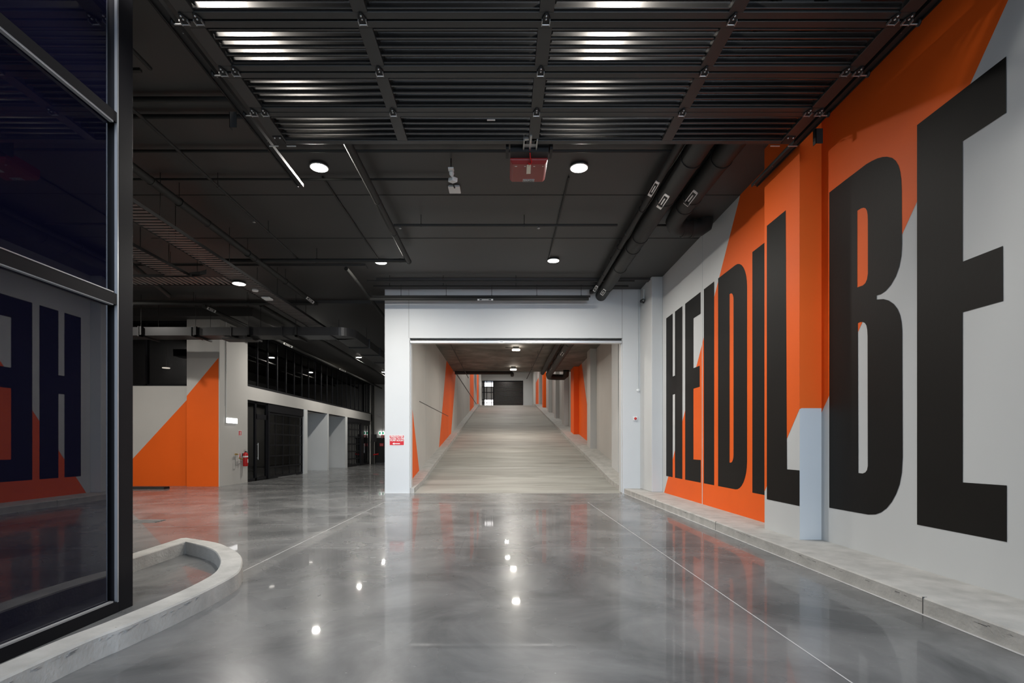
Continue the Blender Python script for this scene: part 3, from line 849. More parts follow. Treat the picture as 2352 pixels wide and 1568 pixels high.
# red button
c = onY(1458.8, 961, YA)
t = thing('call_point', 'round red button on a white plate right of the ramp entrance', 'button', c)
MB().box(c[0] - .055, c[0] + .055, YA - .03, YA, c[2] - .055, c[2] + .055, 'white_plastic').build('plate', t, bevel=.006)
MB().lathe([(.035, YA - .03 - c[1]), (.035, YA - .045 - c[1]), (.03, YA - .055 - c[1]), (.001, YA - .058 - c[1])], c, 'red_paint', axis='Y', n=16).build('button', t)
# conduit on that wall with round outlet
a = onY(1465.5, 896, YA)
t = thing('conduit', 'thin white conduit down the wall ending in a small round box', 'conduit', a)
MB().tube([(a[0], YA - .012, a[2]), (a[0], YA - .012, HC)], .010, 'wall_white', n=8).build('pipe', t)
MB().lathe([(.035, -.035), (.04, -.03), (.04, 0)], (a[0] - .005, YA, a[2]), 'white_plastic', axis='Y', n=16).build('outlet_box', t)
# camera on corner pillar
c = onX(1479, 692, XP)
t = thing('security_camera', 'small black security camera on the corner pillar', 'camera', c)
MB().lathe([(.05, .004), (.05, -.03), (.03, -.05)], c, 'black_matte', axis='X', n=14).build('base', t)
MB().tube([(c[0] - .05, c[1], c[2]), (c[0] - .06, c[1] - .02, c[2]), (c[0] - .06, c[1] - .17, c[2] - .02)], [.03, .05, .045], 'black_matte', n=14).build('body', t)
MB().lathe([(.03, -.19), (.03, -.17)], (c[0] - .06, c[1], c[2] - .02), 'galv', axis='Y', n=12).build('lens', t)
s = MB(); s.tube([(XP - .014, c[1] - .05, c[2] + .03), (XP - .014, c[1] - .05, HC - .12)], .014, 'white_plastic', n=8)
tag(s.build('conduit'), 'short white conduit above the black security camera', 'conduit')

# ================================================================ GLAZED WALL ON THE LEFT
XG = -2.98
t = thing('window', 'tall black framed tinted glass wall on the near left reflecting the mural', 'window', (XG, 0, 0)); struct(t)
s = MB(); s.box(XG - .16, XG, 4.055, 4.21, 0, HC, 'frame_black'); s.build('corner_post', t, bevel=.004)
zt1, zb1 = 3.86, 3.80
def bar(z0, z1, nm='transom'):
    MB().box(XG - .12, XG + .0, -3, 4.055, z0, z1, 'frame_black').build(nm, t)
bar(0.0, .085, 'sill'); bar(2.375, 2.46); bar(3.78, 3.86); bar(HC - .1, HC, 'head')
# strips painting the daylit post return, transom highlight and paler frame returns
s = MB()
s.box(XG - .02, XG + .003, 4.035, 4.05, .08, HC, 'lit_edge_silver')
s.box(XG - .03, XG + .001, -3, 4.0, 2.462, 2.470, 'lit_edge_silver')
s.box(XG - .03, XG - .002, -3, 4.0, 2.366, 2.374, 'label_grey')
s.box(XG - .03, XG - .002, -3, 4.0, 3.765, 3.780, 'label_grey')
s.box(XG - .03, XG - .002, -3, 4.0, .088, .10, 'label_grey')
s.build('lit_edge_strip', t)
for z0, z1 in ((.085, 2.375), (2.46, 3.78), (3.86, HC - .1)):
    xn, xf = XG - .004, XG - .040
    MB().prism([(xn - .01, -3), (xn, -3), (xf, 3.99), (xf - .01, 3.99)], z0, z1, 'Z', 'glass_navy').build('pane', t)
# room behind
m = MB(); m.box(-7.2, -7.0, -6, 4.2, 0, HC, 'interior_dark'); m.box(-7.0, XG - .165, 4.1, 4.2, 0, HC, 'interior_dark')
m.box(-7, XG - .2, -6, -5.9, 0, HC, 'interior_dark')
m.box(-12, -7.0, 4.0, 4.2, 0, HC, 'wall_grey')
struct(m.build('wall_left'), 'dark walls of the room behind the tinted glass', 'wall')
for i, yy in enumerate((0.9, 2.6)):
    tag(MB().box(-5.9, -5.8, yy, yy + .1, 0, HC - .003, 'interior_mid').build('post'), ['nearer', 'farther'][i] + ' dark slender post standing behind the tinted glass', 'post')

# ---- raised kerb island
zk = .144
top_out = [(-2.62, -3.0), (-2.50, 1.5), (-2.465, 2.95), (-2.41, 3.37), (-2.365, 3.89), (-2.36, 4.3), (-2.40, 4.73), (-2.58, 5.17), (-2.78, 5.52), (-3.03, 5.82), (-3.38, 6.16), (-3.92, 6.47), (-3.97, 6.44)]
top_in = [(-2.80, -3.0), (-2.68, 1.5), (-2.64, 2.95), (-2.59, 3.37), (-2.55, 3.89), (-2.55, 4.3), (-2.60, 4.7), (-2.76, 5.10), (-2.95, 5.42), (-3.17, 5.72), (-3.42, 5.95), (-3.765, 6.20), (-3.77, 6.19)]
top_out += [(-3.93, 5.5), (-3.93, 4.25)]; top_in += [(-3.76, 5.5), (-3.76, 4.25)]
def smooth(pts):
    out = []
    n = len(pts)
    for i in range(n - 1):
        p0, p1, p2, p3 = pts[max(i - 1, 0)], pts[i], pts[i + 1], pts[min(i + 2, n - 1)]
        for k in range(4):
            tt = k / 4
            out.append(tuple(.5 * ((2 * p1[j]) + (-p0[j] + p2[j]) * tt + (2 * p0[j] - 5 * p1[j] + 4 * p2[j] - p3[j]) * tt ** 2 + (-p0[j] + 3 * p1[j] - 3 * p2[j] + p3[j]) * tt ** 3) for j in (0, 1)))
    out.append(pts[-1]); return out
so = smooth(top_out[:12]) + top_out[12:]; si = smooth(top_in[:12]) + top_in[12:]
n = len(so)
k = MB(); ch = .008
rings = []
for (a, b) in zip(so, si):
    d = Vector((b[0] - a[0], b[1] - a[1])).normalized() * ch
    rings.append([(a[0] - d.x, a[1] - d.y, 0), (a[0] - d.x * .3, a[1] - d.y * .3, zk - .012), (a[0] + d.x, a[1] + d.y, zk), (b[0] - d.x, b[1] - d.y, zk), (b[0], b[1], zk - .01), (b[0], b[1], 0)])
vs = [v for r in rings for v in r]; fs = []
for i in range(n - 1):
    for j in range(5): fs.append((i * 6 + j, i * 6 + j + 1, (i + 1) * 6 + j + 1, (i + 1) * 6 + j))
fs.append(tuple(range(6))); fs.append(tuple(range((n - 1) * 6, n * 6)))
k.add(vs, fs, 'kerb_concrete')
k.box(-2.452, -2.440, 3.30, 3.306, .0, zk, 'dark_joint')
for i in range(60):
    f = random.uniform(1.2, 4.1); ln = random.uniform(.01, .06)
    # scuffs just below the top edge
    def xo(y):
        for (xa, ya), (xb, yb_) in zip(so, so[1:]):
            if ya <= y <= yb_: return xa + (xb - xa) * (y - ya) / (yb_ - ya)
        return -2.37
    zz = zk - .022 - random.uniform(0, .02)
    x_ = max(xo(f), xo(f + ln)) + .0085
    k.box(x_ - .006, x_, f, f + ln, zz, zz + .0025, 'label_grey')
o = k.build('kerb_island'); tag(o, 'curved raised concrete kerb wrapping the end of the glass wall', 'kerb')

# ================================================================ OVERHEAD DOOR
ZD = 4.90
XD0, XD1 = -2.715, 3.445
HB = [6.275, 5.67, 5.05, 4.43, 3.81, 3.19]
MUL = [-1.19, .365, 1.945]
t = thing('overhead_door', 'open black slatted overhead door lying flat under the ceiling', 'door', (0, 6.75, ZD))
slat = None
bays = [(XD0 + .14, MUL[0] - .06), (MUL[0] + .06, MUL[1] - .06), (MUL[1] + .06, MUL[2] - .06), (MUL[2] + .06, XD1 - .14)]
sec = None
for i in range(5):
    y1, y0 = HB[i], HB[i + 1]
    if sec is None:
        s = MB(); yy1, yy0 = y1, y0
        RW = .075
        s.box(XD0, XD1, y1 - RW, y1 - .004, ZD, ZD + .05, 'door_black'); s.box(XD0, XD1, y0 + .004, y0 + RW, ZD, ZD + .05, 'door_black')
        for xm in MUL: s.box(xm - .06, xm + .06, y0 + RW, y1 - RW, ZD, ZD + .05, 'door_black')
        s.box(XD0, XD0 + .14, y0 + RW, y1 - RW, ZD, ZD + .05, 'door_black'); s.box(XD1 - .14, XD1, y0 + RW, y1 - RW, ZD, ZD + .05, 'door_black')
        sec = s.build('door_section', t, bevel=.003)
        # slats
        s = MB(); ns = 5; gap = .1
        for (xa, xb) in bays:
            s.box(xa, xa + .02, y0 + RW, y1 - RW, ZD + .05, ZD + .085, 'door_black')
            for j in range(ns):
                yc = y0 + .115 + gap * j
                s.prism([(yc - .017, ZD + .062), (yc - .010, ZD + .018), (yc - .007, ZD + .014), (yc + .006, ZD + .014), (yc + .004, ZD + .062)], xa, xb, 'X', 'slat_black')
        sl_ = s.build('slats', sec)
        sec_loc = sec.location.copy(); sl_.location = (0, 0, 0)
    else:
        c = sec.copy(); COL.objects.link(c); c.parent = t; c.location = sec_loc + Vector((0, y1 - yy1, 0))
        d = sl_.copy(); COL.objects.link(d); d.parent = c; d.location = (0, 0, 0)
# hinges
def hinge_mesh(double):
    s = MB()
    for dx in ((-.06, .06) if double else (0,)):
        s.prism([(dx - .035, -.035), (dx + .035, -.035), (dx + .035, .02), (dx + .01, .075), (dx - .01, .075), (dx - .035, .02)], -.012, -.002, 'Z', 'black_matte')
        s.box(dx - .036, dx - .030, -.035, .02, -.03, -.012, 'galv'); s.box(dx + .030, dx + .036, -.035, .02, -.03, -.012, 'galv')
        s.tube([(dx - .035, -.03, -.022), (dx + .035, -.03, -.022)], .005, 'bolt_silver', n=8)
        for yy in (.022, .055): s.lathe([(.001, -.022), (.008, -.02), (.010, -.012)], (dx, -yy + .075, 0), 'bolt_silver', n=8)
        for xx in (-.02, .02): s.lathe([(.001, -.014), (.005, -.012), (.006, -.008)], (dx + xx, -.045, 0), 'bolt_silver', n=6)
    return s
hs = hinge_mesh(False).build('hinge', t); hd = None
first = True
for yb_ in HB[1:5]:
    for xm in MUL:
        h = hs if first else hs.copy()
        if not first: COL.objects.link(h); h.parent = t
        first = False
        h.location = Vector((xm, yb_, ZD)) - t.location; h.scale = (1, -1, 1)
hd = hinge_mesh(True)
for sgn in (1,):
    hd.tube([(-.10, -.03, -.016), (-.165, -.03, -.016)], .007, 'bolt_silver', n=8)
    hd.lathe([(.005, -.018), (.028, -.016), (.028, .002), (.005, .004)], (-.17, -.03, -.004), 'black_matte', axis='X', n=14)
hd = hd.build('roller_hinge', t)
first = True
for yb_ in HB[1:5]:
    for xm, rz in ((XD0 + .075, 0), (XD1 - .075, 1)):
        h = hd if first else hd.copy()
        if not first: COL.objects.link(h); h.parent = t
        first = False
        h.location = Vector((xm, yb_, ZD)) - t.location
        h.scale = (-1 if rz else 1, -1, 1)
# end brackets at the leading edge
for xm, sg in ((XD0 + .07, -1), (XD1 - .07, 1)):
    s = MB()
    s.box(xm - .05, xm + .05, HB[0] - .17, HB[0] - .02, ZD - .008, ZD - .001, 'black_matte')
    for dx in (-.03, .03): s.lathe([(.001, -.02), (.009, -.017), (.011, -.008)], (xm + dx, HB[0] - .15, ZD), 'bolt_silver', n=8)
    s.tube([(xm - .05, HB[0] + .0, ZD - .02), (xm - .16, HB[0] + .0, ZD - .02)], .008, 'bolt_silver', n=8)
    s.tube([(xm + .05, HB[0] + .0, ZD - .02), (xm + .16, HB[0] + .0, ZD - .02)], .008, 'bolt_silver', n=8)
    s.build('end_bracket', t)
q = onZ(1128, 275, ZD + .013)
MB().box(q[0] - .045, q[0] + .045, q[1] - .012, q[1] + .012, ZD + .008, ZD + .013, 'label_white').build('sticker', t)
# tracks
def track(xc, sg, label, yend):
    t = thing('door_track', label, 'track', (xc, yend, 4.95), 'steel tracks of the overhead door')
    s = MB(); z0 = ZD + .0
    s.box(xc - .05, xc + .05, 1.6, yend, z0 + .02, z0 + .026, 'black_matte')
    s.box(xc + sg * .045, xc + sg * .05, 1.6, yend, z0 + .02, z0 + .09, 'black_matte')
    s.box(xc - sg * .055, xc - sg * .045, 1.6, yend, z0, z0 + .045, 'black_matte')
    s.box(xc + sg * .02, xc + sg * .026, 1.6, yend, z0, z0 + .02, 'black_matte')
    s.build('rail', t)
    for yy in (2.2, 4.2, 6.0):
        MB().box(xc + sg * .05, xc + sg * .056, yy, yy + .05, z0 + .02, HC, 'black_matte').build('hanger', t)
    bolt = MB().lathe([(.001, -.006), (.006, -.004), (.007, 0)], (0, 0, 0), 'bolt_silver', n=6).build('bolt', None)
    bolt.parent = t
    for j in range(10):
        yy = 2.4 + .55 * j if j < 9 else yend - .04
        if j: c = bolt.copy(); COL.objects.link(c); c.parent = t
        else: c = bolt
        c.location = Vector((xc - sg * .03, yy, z0 + .02)) - t.location
track(-2.845, -1, 'left steel track of the overhead door, reaching past its edge', 7.32)
track(3.535, 1, 'right steel track of the overhead door, close to the orange wall', 7.32)
for xc, label, ya in ((3.64, 'small black angle bracket holding the right door track at the pillar', 6.05), (-2.93, 'small black angle bracket holding the left door track', 5.75)):
    s = MB(); s.box(xc - .05, xc + .03, ya - .06, ya - .054, ZD - .15, ZD + .021, 'black_matte'); s.box(xc - .05, xc - .044, ya - .06, ya, ZD - .15, ZD + .019, 'black_matte')
    tag(s.build('bracket'), label, 'bracket')

# ---- door motor
t = thing('door_motor', 'red door opener motor hanging upside down beyond the overhead door', 'motor', (.36, 6.7, 4.85))
def mp(x, y, z): return onZ(x, y, z)
za, zb_ = 4.80, 4.93
a = mp(1172, 374, za); b = mp(1258, 374, za); c = mp(1173, 419.5, za)
X0, X1, Ya, Yb = a[0], b[0], a[1], c[1]
s = MB()
s.add([(X0 + .03, Ya + .03, za), (X1 - .03, Ya + .03, za), (X1 - .03, Yb - .02, za), (X0 + .03, Yb - .02, za),
       (X0, Ya, za + .04), (X1, Ya, za + .04), (X1, Yb, za + .04), (X0, Yb, za + .04),
       (X0, Ya, zb_ + .02), (X1, Ya, zb_ + .02), (X1, Yb, zb_ + .02), (X0, Yb, zb_ + .02)],
      [(0, 1, 2, 3), (0, 1, 5, 4), (1, 2, 6, 5), (2, 3, 7, 6), (3, 0, 4, 7), (4, 5, 9, 8), (5, 6, 10, 9), (6, 7, 11, 10), (7, 4, 8, 11), (8, 9, 10, 11)], 'red_motor')
s.build('cover', t, bevel=.006)
MB().box(X0 + .0, X1, Ya - .14, Ya - .004, 4.86, 5.0, 'black_matte').build('chassis', t)
for xx in (X0 - .055, X1 + .015): MB().box(xx, xx + .035, Ya - .16, Ya + .05, 4.88, HC, 'black_matte').build('hanger_arm', t)
xc = onZ(1217, 350, 4.85)[0]
s = MB(); s.box(xc - .075, xc + .075, Ya - .34, Ya - .16, 4.90, 4.93, 'galv'); s.box(xc - .085, xc - .07, Ya - .34, Ya - .12, 4.88, 4.96, 'galv'); s.box(xc + .07, xc + .085, Ya - .34, Ya - .12, 4.88, 4.96, 'galv')
s.box(xc - .05, xc - .01, Ya - .30, Ya - .25, 4.893, 4.9, 'black_matte'); s.box(xc + .015, xc + .05, Ya - .30, Ya - .25, 4.893, 4.9, 'black_matte')
s.box(xc - .012, xc + .012, Ya - .42, Ya - .12, 4.885, 4.9, 'galv'); s.tube([(xc, Ya - .45, 5.1), (xc, Ya - .42, 4.95), (xc, Ya - .3, 4.88)], .008, 'bolt_silver', n=8)
s.build('drive_bracket', t)
s = MB(); s.tube([(xc, Ya - .14, 4.88), (xc + .01, Ya - .06, 4.83), (xc + .03, Ya - .03, 4.80), (xc + .02, Ya - .0, 4.78), (xc - .01, Ya - .03, 4.785), (xc, Ya + .0, 4.78)], .008, 'red_paint', n=8); s.build('release_cord', t)
tg0 = onZ(1215, 378, 4.785); tg1 = onZ(1214, 399, 4.775)
s = MB(); s.add([(tg0[0] - .022, tg0[1], 4.785), (tg0[0] + .024, tg0[1], 4.785), (tg0[0] + .026, tg0[1] + .02, 4.785), (tg1[0] + .026, tg1[1], 4.775), (tg1[0] - .028, tg1[1] + .005, 4.775), (tg0[0] - .026, tg0[1] + .02, 4.785)], [(0, 1, 2, 3, 4, 5)], 'tag_cream')
s.lathe([(.001, 0), (.005, 0), (.005, -.001)], (tg0[0], tg0[1] + .025, 4.7835), 'black_matte', n=8); s.build('paper_tag', t)
pc = onZ(1214, 414, za)
s = MB(); s.box(pc[0] - .075, pc[0] + .075, pc[1] - .032, pc[1] + .032, za - .003, za, 'label_white'); s.box(pc[0] - .071, pc[0] + .071, pc[1] - .027, pc[1] + .027, za - .004, za - .003, 'black_matte')
s.text('GRIFCO', .040, 'label_white', T(pc[0], pc[1], za - .005) @ RX(180) @ RZ(0), sx=.95, bold=.0008); s.build('name_plate', t, bevel=0)
s = MB()
for px, wd in ((1185, .03), (1206, .02), (1227, .022), (1247, .02)):
    q = onZ(px, 382, za); s.box(q[0] - wd / 2, q[0] + wd / 2, q[1] - .005, q[1] + .005, za - .001, za, 'label_white')
s.build('small_print', t)

# ---- white sensors hanging in the middle
c = onZ(1036, 397, 5.2)
t = thing('motion_sensor', 'white motion sensor with a tilted head under the ceiling by the red motor', 'sensor', c)
s = MB(); s.box(c[0] - .04, c[0] + .04, c[1] - .045, c[1] + .045, 5.24, 5.262, 'white_plastic'); s.tube([(c[0], c[1], 5.25), (c[0], c[1], HC)], .01, 'pipe_black', n=8); s.build('bracket', t, bevel=.004)
s = MB(); s.tube([(c[0], c[1] + .02, 5.24), (c[0] + .005, c[1] + .05, 5.215), (c[0] + .01, c[1] + .09, 5.19)], [.03, .038, .015], 'white_plastic', n=10); s.build('neck', t)
s = MB(); s.box(-.045, .045, -.06, .06, -.03, .03, 'white_plastic', T(c[0] + .012, c[1] + .15, 5.175) @ RZ(40) @ RX(10)); s.build('head', t, bevel=.008)
c = onZ(1044, 436.5, 5.372)
t = thing('junction_box', 'white rounded junction box on the ceiling just beyond the motion sensor', 'box', c)
MB().box(c[0] - .095, c[0] + .095, c[1] - .115, c[1] + .115, 5.368, 5.39, 'white_plastic').build('lid', t, bevel=.01)
MB().box(c[0] - .085, c[0] + .085, c[1] - .10, c[1] + .10, 5.39, HC, 'white_plastic').build('base', t)
MB().tube([(c[0] + .01, c[1] - .1, 5.36), (c[0], c[1] - .2, 5.36), (c[0] - .02, c[1] - .34, 5.38)], .012, 'black_matte', n=8).build('cable', t)
c = onZ(586, 669, 4.66); tag(MB().lathe([(.06, 0), (.065, .01), (.065, .04)], (c[0], c[1], 4.66), 'white_plastic', n=18).build('smoke_detector'), 'small round white detector under the long cable ladder beside its downlight', 'detector')
c = onZ(614, 687.5, 4.65); tag(MB().box(c[0] - .095, c[0] + .095, c[1] - .12, c[1] + .12, 4.65, 4.692, 'white_plastic').build('junction_box', bevel=.02), 'white rectangular box under the cable ladder past the round detector', 'box')

# ================================================================ PIPES
def pipe(label, pts, r, rods=(), joints=(), name='pipe', stickers=(), heads=(), m_='pipe_black', rodtop=HC, group=None):
    t = thing(name, label, 'pipe', pts[0], group)
    MB().tube(pts, r, m_, n=18 if r > .08 else 12).build('pipe_run', t)
    if joints:
        for (p, d) in joints:
            p = Vector(p); d = Vector(d).normalized()
            MB().tube([p - d * .025, p + d * .025], r * 1.08, m_, n=18).build('coupling', t)
    for p in rods:
        MB().tube([(p[0], p[1], p[2] - r), (p[0], p[1], rodtop)], .006, 'pipe_black', n=6).tube([(p[0], p[1] - .01, p[2]), (p[0], p[1] + .01, p[2])], r * 1.2, 'pipe_black', n=12).build('hanger_rod', t)
    for (p0, p1, wd) in stickers:
        p0, p1 = Vector(p0), Vector(p1); d = (p1 - p0).normalized(); view = (Vector((0, 0, CAM_H)) - p0); view = (view - d * view.dot(d)).normalized()
        side = d.cross(view).normalized(); L = (p1 - p0).length
        M = Matrix((( d.x, side.x, view.x, p0.x), (d.y, side.y, view.y, p0.y), (d.z, side.z, view.z, p0.z), (0, 0, 0, 1)))
        s = MB(); e = r + .004
        for (u0, u1, v0, v1) in ((0, L, -wd, -wd * .72), (0, L, wd * .72, wd), (0, L * .12, -wd, wd), (L * .88, L, -wd, wd), (L * .28, L * .72, -wd * .22, wd * .22)):
            s.box(u0, u1, v0, v1, e - .012, e, 'label_white', M)
        s.build('sticker', t)
    for p in heads:
        MB().lathe([(.012, 0), (.012, -.05), (.025, -.055), (.025, -.06)], p, 'galv', n=10).build('sprinkler_head', t)
    return t
def yz(x, H, y): return (x, y, CAM_H + H)
# depth running pipes on the left
pA = 5.10
pipe('fat black pipe running over the left hall, ending at a cross pipe', [(-5.08, 5.5, pA), (-5.08, 14.1, pA)], .06,
     rods=[(-5.08, y, pA) for y in (8.2, 10.4, 12.2)], joints=[((-5.08, y, pA), (0, 1, 0)) for y in (7.55, 9.0, 10.7)],
     stickers=[((-5.08, 13.4, pA), (-5.08, 13.9, pA), .035)])
pipe('cross pipe over the left hall joined to the end of the fat pipe', [(-12, 14.1, pA), (-5.0, 14.1, pA)], .05, rods=[(-10, 14.1, pA), (-8.35, 14.1, pA), (-6.9, 14.1, pA)])
zz = CAM_H + 3.9
pipe('thin black pipe running diagonally left of the overhead door track', [(-4.31, 5.0, zz), (-4.31, 11.05, zz)], .02, rods=[(-4.31, 7.9, zz), (-4.31, 9.6, zz)], heads=[(-4.31, 9.05, zz), (-4.31, 11.0, zz)])
zz = CAM_H + 3.85
pipe('black pipe along the ceiling from behind the overhead door to the cross main', [(-1.985, 5.5, zz), (-1.985, 11.0, zz)], .055, joints=[((-1.985, 9.55, zz), (0, 1, 0)), ((-1.985, 8.3, zz), (0, 1, 0)), ((-1.985, 11.0, zz), (0, 1, 0))])
pipe('cross main pipe over the left hall meeting two lengthwise pipes', [(-6.2, 10.95, CAM_H + 3.85), (-1.95, 10.95, CAM_H + 3.85)], .04, rods=[(-3.9, 10.95, CAM_H + 3.85)], joints=[((-2.15, 10.95, zz), (1, 0, 0))])
pipe('pipe sloping back from beside the downlight to the pipes above the ramp wall', [(-3.48, 11.6, CAM_H + 3.9), (-3.48, 13.0, CAM_H + 3.86), (-3.5, 15.6, CAM_H + 3.75)], .045, joints=[((-3.48, 12.3, CAM_H + 3.88), (0, 1, 0))])
zz = CAM_H + 4.088
pipe('thin conduit along the ceiling behind the left near downlight', [(-2.76, 8.0, zz), (-2.76, 11.5, zz)], .014)
pipe('thin conduit along the ceiling behind the right near downlight', [(1.01, 8.0, zz), (1.01, 11.4, zz)], .014, joints=[((1.01, y, zz), (0, 1, 0)) for y in (8.6, 9.4, 10.2)])
zz = 5.22
yH = F * (zz - CAM_H) / (VY - 517)
pipe('thin cross pipe with two sprinkler heads between the two light rows', [(-1.95, yH, zz), (2.05, yH, zz)], .022, rods=[((967 - VX) * yH / F, yH, zz), ((1204 - VX) * yH / F, yH, zz)],
     heads=[((919 - VX) * yH / F, yH, zz), ((1237 - VX) * yH / F, yH, zz)])
pipe('thin cross pipe between the fat drain pipe and the elbow', [(2.78, yH + .15, 5.28), (3.0, yH + .15, 5.28)], .02)
# cross conduits close to the ceiling, left side
for i, (py, x0, x1, r, nm) in enumerate(((228, -7, -3.2, .03, 'nearest of the dark cross pipes left of the door track'),
                                          (268, -7, -3.15, .028, 'second of the dark cross pipes left of the door track'),
                                          (347, -7, 3.0, .02, 'dark cross pipe just beyond the overhead door edge'),
                                          (412, -7, -.83, .018, 'long thin cross pipe ending at the white motion sensor'))):
    z = HC - .06; y = F * (z - CAM_H) / (VY - py)
    pipe(nm, [(x0, y, z), (x1, y, z)], r)
# strut tray bit at the upper left
s = MB(); p = onZ(346, 158, 5.2); s.tube([(p[0], p[1], 5.2), (p[0] - .02, p[1] - .8, 5.2)], .02, 'pipe_black', n=8); s.box(p[0] - .8, p[0] - .1, p[1] - .02, p[1] + .02, 5.17, 5.2, 'pipe_black'); s.tube([(p[0] - .22, p[1], 5.2), (p[0] - .22, p[1], HC)], .008, 'pipe_black', n=6)
tag(s.build('strut'), 'short dark strut and pipe end high up beside the glass wall post', 'bracket')

# big pipes on the right
pipe('slim black pipe left of the fat drain pipe, with a white sticker', [(2.33, 4.6, CAM_H + 3.97), (2.36, 13.5, CAM_H + 3.95), (2.26, 13.55, CAM_H + 3.95)], .055,
     rods=[(2.345, y, CAM_H + 3.96) for y in (8.8, 10.5, 12.1, 13.2)], joints=[((2.33 + .0034 * (y - 4.6), y, CAM_H + 3.965), (0, 1, 0)) for y in (8.0, 9.8, 11.2, 12.7)],
     stickers=[((2.34, 7.8, CAM_H + 3.965), (2.342, 8.25, CAM_H + 3.965), .035), ((2.355, 12.9, CAM_H + 3.955), (2.355, 13.35, CAM_H + 3.955), .035)])
z = CAM_H + 3.94
pipe('fat black drain pipe running along the ceiling into the wall above the ramp', [(2.60, 4.6, z), (2.60, YA, z)], .147,
     joints=[((2.60, y, z), (0, 1, 0)) for y in (7.2, 8.35, 9.9, 10.45, 11.6, 13.0)],
     stickers=[((2.60, 8.0, z), (2.60, 8.45, z), .045), ((2.60, 12.9, z), (2.60, 13.35, z), .045)])
el = [(3.01, 4.6, z), (3.01, 9.0, z), (3.03, 9.24, z), (3.11, 9.42, z), (3.26, 9.52, z), (3.46, 9.54, z), (3.60, 9.54, z + .01), (3.68, 9.54, z + .06), (3.70, 9.54, HC)]
pipe('fat black pipe near the right wall with an elbow turning up into the ceiling', el, .147,
     joints=[((3.01, y, z), (0, 1, 0)) for y in (7.2, 8.3, 8.65)] + [((3.29, 9.525, z), (1, .1, 0)), ((3.46, 9.54, z), (1, 0, 0))],
     stickers=[((3.01, 7.9, z), (3.01, 8.35, z), .045)])
s = MB(); pts = [(2.44, 4.6 + .39 * i, z + .08 + .02 * math.sin(i * 1.7)) for i in range(23)]
s.tube(pts, .012, 'slat_black', n=6); tag(s.build('cable'), 'thin glossy black cable running along the fat drain pipe', 'cable')
# pipes above the ramp wall
yl_ = 13.45
zt_ = CAM_H + (VY - 680.5) * yl_ / F; zb2 = CAM_H + (VY - 687.5) * yl_ / F
pipe('upper slim pipe hung in front of the white wall over the ramp', [(-3.36, yl_, zt_), (2.25, yl_, zt_)], .028, rods=[((px - VX) * yl_ / F, yl_, zt_) for px in (921, 1025, 1129.5, 1233, 1335)])
pipe('lower fatter pipe hung in front of the white wall over the ramp', [(-3.4, yl_ - .05, zb2), (2.2, yl_ - .05, zb2)], .042, stickers=[((-.65, yl_ - .05, zb2 - .02), (-.25, yl_ - .05, zb2 - .02), .02)])
for py, nm, x0 in ((645, 'dark sprinkler pipe close to the ceiling before the ramp wall', -3.3), (657, 'second dark pipe close to the ceiling above the ramp wall', -3.3)):
    z = 5.27 if py == 645 else 5.33; y = F * (z - CAM_H) / (VY - py)
    pipe(nm, [(x0, y, z), (3.2, y, z)], .02, rods=[((px - VX) * y / F, y, z) for px in (895, 1018, 1185)])
# inside the ramp
pipe('fat pipe on the ramp soffit ending in a U bend', [(2.43, 14.3, 5.0), (2.43, 27.6, 4.98), (2.5, 28.2, 4.95), (2.9, 28.45, 4.95), (3.3, 28.45, 4.95), (3.42, 28.3, 5.05), (3.42, 28.2, 5.28)], .16,
     joints=[((2.43, y, 5.0), (0, 1, 0)) for y in (19, 20.5, 22, 23.5, 25, 26.5)], stickers=[((2.43, 20.3, 5.0), (2.43, 21, 5.0), .05), ((2.43, 24.6, 5.0), (2.43, 25.3, 5.0), .05)], rodtop=5.3)
pipe('dark pipe alongside the U bend pipe under the ramp soffit', [(2.12, 14.3, 5.12), (2.12, 28, 5.12)], .11, rodtop=5.3)
pipe('dark cross pipe along the lip of the ramp soffit with an open end', [(-2.6, 28.3, 5.17), (.47, 28.3, 5.17), (.5, 28.1, 5.1), (.5, 28.0, 4.98)], .09, rodtop=5.3)
pipe('thin sprinkler pipe under the left of the ramp soffit', [(-2.0, 17, 5.12), (-1.95, 29.5, 5.05)], .02, rods=[(-1.98, 21.6, 5.1), (-1.97, 25.2, 5.08)], rodtop=5.3)
pipe('thin sprinkler pipe on the ramp soffit left of the fat pipes', [(1.55, 20, 5.1), (1.35, 29.5, 5.0)], .02, rods=[(1.5, 22.3, 5.08), (1.43, 26, 5.03)], rodtop=5.3)
# ramp battens
bp = None
for i, (yy, zz, lb) in enumerate(((21.4, 5.17, 'nearer oval white light under the ramp soffit'), (26.9, 5.15, 'farther oval white light under the lip of the ramp soffit'), (16.0, 5.17, 'oval white light on the ramp soffit just inside the entrance'))):
    q = thing('bulkhead_light', lb, 'light', (.54, yy, zz), 'oval bulkhead lights on the ramp soffit')
    MB().box(.38, .70, yy - .09, yy + .09, zz - .035, zz + .02, 'lamp').build('diffuser', q, bevel=.03)
    MB().box(.42, .66, yy - .05, yy + .05, zz + .02, 5.3, 'pipe_black').box(.1, .42, yy - .01, yy + .01, zz + .09, zz + .11, 'pipe_black').build('bracket', q)
    lamp_object('bulb', q, (0, 0, -.06), 95, .28, (1.0, .94, .84))
# upper level lights
for i, yy in enumerate((36, 46, 56, 65)):
    q = thing('high_bay_light', ['first', 'second', 'third', 'last'][i] + ' high light under the pale roof beyond the ramp soffit', 'light', (.5, yy, 10.9), 'high lights over the upper level')
    MB().lathe([(.25, -.05), (.3, 0), (.1, .3), (.02, .4)], (.5, yy, 10.9), 'galv', n=16).build('reflector', q)
    lamp_object('bulb', q, (0, 0, -.08), 170, .5, (1.0, .97, .92))

